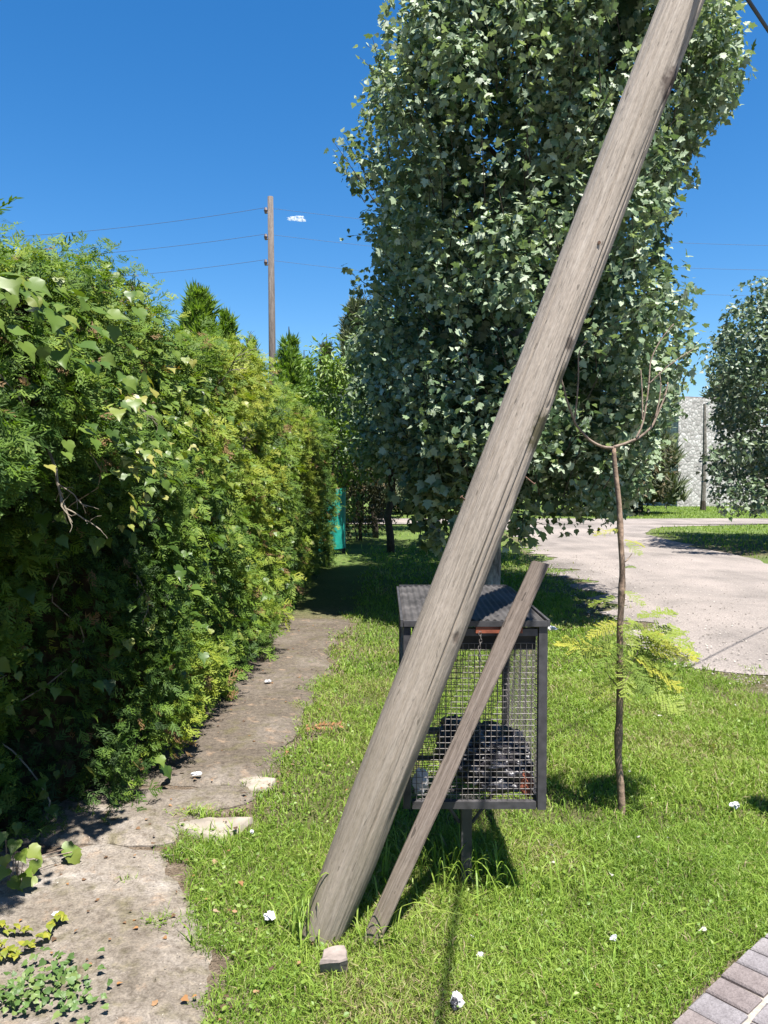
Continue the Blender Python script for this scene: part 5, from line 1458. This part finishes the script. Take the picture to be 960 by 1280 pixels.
# ================================================================== LITTER
m_dry = leaf_mat('dry_leaf', [(0, (.060, .038, .024)), (.5, (.14, .080, .042)), (.85, (.24, .12, .045)), (1, (.26, .22, .17))], None, .8, .1, .2)
n = 330
y = 2.0 + 8 * RNG.random(n) ** 1.7; e = RNG.random(n)
x = np.where(e < .72, path_left(y) * .78 + (path_right(y) + .1 - path_left(y) * .78) * RNG.random(n), path_right(y) + RNG.exponential(.5, n))
a = RNG.random(n) * 6.28
mb = MB().inst(T_SIMPLE, xyz(x, y, np.where(y < 3.19, .0235, .033) + .004 * RNG.random(n)), frames(np.array([0, 0, 1.]) + RNG.normal(size=(n, 3)) * .25, np.stack([np.cos(a), np.sin(a), 0 * a], 1)), .012 + .018 * RNG.random(n) ** 2, RNG.random(n) ** 1.3)
tag(mb.build('leaf_litter', m_dry), 'dry brown leaves scattered over the path and lawn', 'leaf litter', kind='stuff')
n = 5200
y = 1.9 + 7 * RNG.random(n) ** 1.8
x = path_left(y) * .8 + (path_right(y) + .06 - path_left(y) * .8) * RNG.random(n) ** .8
a = RNG.random(n) * 6.28
cl = fbm(xyz(x, y), 3.5, 131); ok = RNG.random(n) < np.clip((cl - .38) * 4, .08, 1); x, y, a = x[ok], y[ok], a[ok]; n = len(x)
mb = MB().inst(T_QUAD, xyz(x, y, np.where(y < 3.19, .022, .030) + .004 * RNG.random(n)), frames(np.array([0, 0, 1.]) + RNG.normal(size=(n, 3)) * .35, np.stack([np.cos(a), np.sin(a), 0 * a], 1)), .003 + .008 * RNG.random(n) ** 2, RNG.random(n))
m_deb = leaf_mat('path_crumbs', [(0, (.065, .052, .038)), (.45, (.14, .11, .08)), (.8, (.24, .20, .16)), (1, (.34, .31, .27))], None, .9, .0, .1)
tag(mb.build('path_debris', m_deb), 'crumbs of soil and dry plant bits strewn over the footpath', 'debris', kind='stuff')
n = 80
y = 2.4 + 6.5 * RNG.random(n); x = .1 + RNG.random(n) * (.4 * y + .3); ok = grass_density(x, y) > .3; x, y = x[ok], y[ok]; n = len(x)
a = RNG.random(n) * 6.28
mb = MB().inst(T_SIMPLE, xyz(x, y, ground_z(x, y) + .028), frames(np.array([0, 0, 1.]) + RNG.normal(size=(n, 3)) * .5, np.stack([np.cos(a), np.sin(a), 0 * a], 1)), .012 + .018 * RNG.random(n) ** 3, RNG.random(n))
m_petal = leaf_mat('fallen_pale_leaf', [(0, (.28, .26, .22)), (.6, (.40, .39, .36)), (1, (.26, .20, .13))], None, .7, .15, .3)
tag(mb.build('fallen_leaves', m_petal), 'fallen whitish leaves dotted over the lawn', 'fallen leaves', kind='stuff')
def scrap(px, py, r, seed, label, mat=None, z=.03, cat='litter', name='litter_scrap'):
    g0 = gnd(px, py, z); mb = MB()
    n = 9; th = np.linspace(0, np.pi, n)[:, None]; ph = np.linspace(0, 2 * np.pi, 15)[None]
    D = np.stack([np.sin(th) * np.cos(ph), np.sin(th) * np.sin(ph), np.cos(th) * np.ones_like(ph)], -1)
    k = .25 + 1.15 * fbm(D.reshape(-1, 3), 3.4, seed, 3).reshape(D.shape[:2]) ** 1.3
    k[:, -1] = k[:, 0]; k[0] = k[0, 0]; k[-1] = k[-1, 0]
    V = D * k[..., None] * np.array(r) + np.array([g0[0], g0[1], z + r[2] * .3])
    mb.grid(V[..., 0], V[..., 1], V[..., 2])
    return tag(mb.build(name, mat or m_white), label, cat)
scrap(337, 1146, (.024, .034, .014), 1, 'largest white scrap in the grass left of the leaning pole')
scrap(571, 1252, (.022, .030, .026), 2, 'crumpled black and white scrap at the bottom edge of the lawn')
scrap(568, 1258, (.016, .018, .02), 12, 'dark crumpled wrapper beside the white scrap at the bottom edge', m_bag)
scrap(600, 1194, (.016, .012, .009), 3, 'small pale scrap in the grass right of the board foot')
scrap(767, 1175, (.016, .012, .018), 4, 'white scrap in open lawn between sapling and brick paving')
scrap(918, 1008, (.028, .022, .022), 5, 'white crumpled scrap in the lawn at the right edge')
scrap(690, 787, (.06, .05, .035), 6, 'white crumple in the tree shade just beyond the basket roof')
scrap(246, 968, (.035, .02, .012), 7, 'grey white scrap under the hedge beside the path', z=.045)
scrap(335, 852, (.03, .024, .014), 8, 'small white scrap at the hedge foot farther up the path', z=.045)
scrap(70, 1143, (.018, .013, .008), 9, 'little white scrap on the near path by the creeping runner', z=.045)
scrap(315, 1040, (.012, .014, .009), 10, 'tiny white scrap where the pale slab fragment meets the lawn', z=.04)
# dry frond at the path edge
df = thing('dry_frond', 'dead orange brown frond lying on the grass at the path edge', 'dead frond', tuple(gnd(405, 911)))
g0 = gnd(382, 911, .05); g1 = gnd(428, 909, .05)
mb = MB().tube(smooth_path(np.array([g0, (g0 + g1) / 2 + np.array([0, 0, .02]), g1])), .002, 5)
n = 46; t = RNG.random(n)
mb.inst(T_QUAD, g0 + (g1 - g0) * t[:, None] + np.array([0, 0, .012]), frames(np.array([0, -.3, 1.]) + RNG.normal(size=(n, 3)) * .3, np.stack([.5 + 0 * t, np.sign(RNG.normal(size=n)), .2 + 0 * t], 1)), .035, .5 + .4 * RNG.random(n))
mb.build('leaflets', m_dry, df)
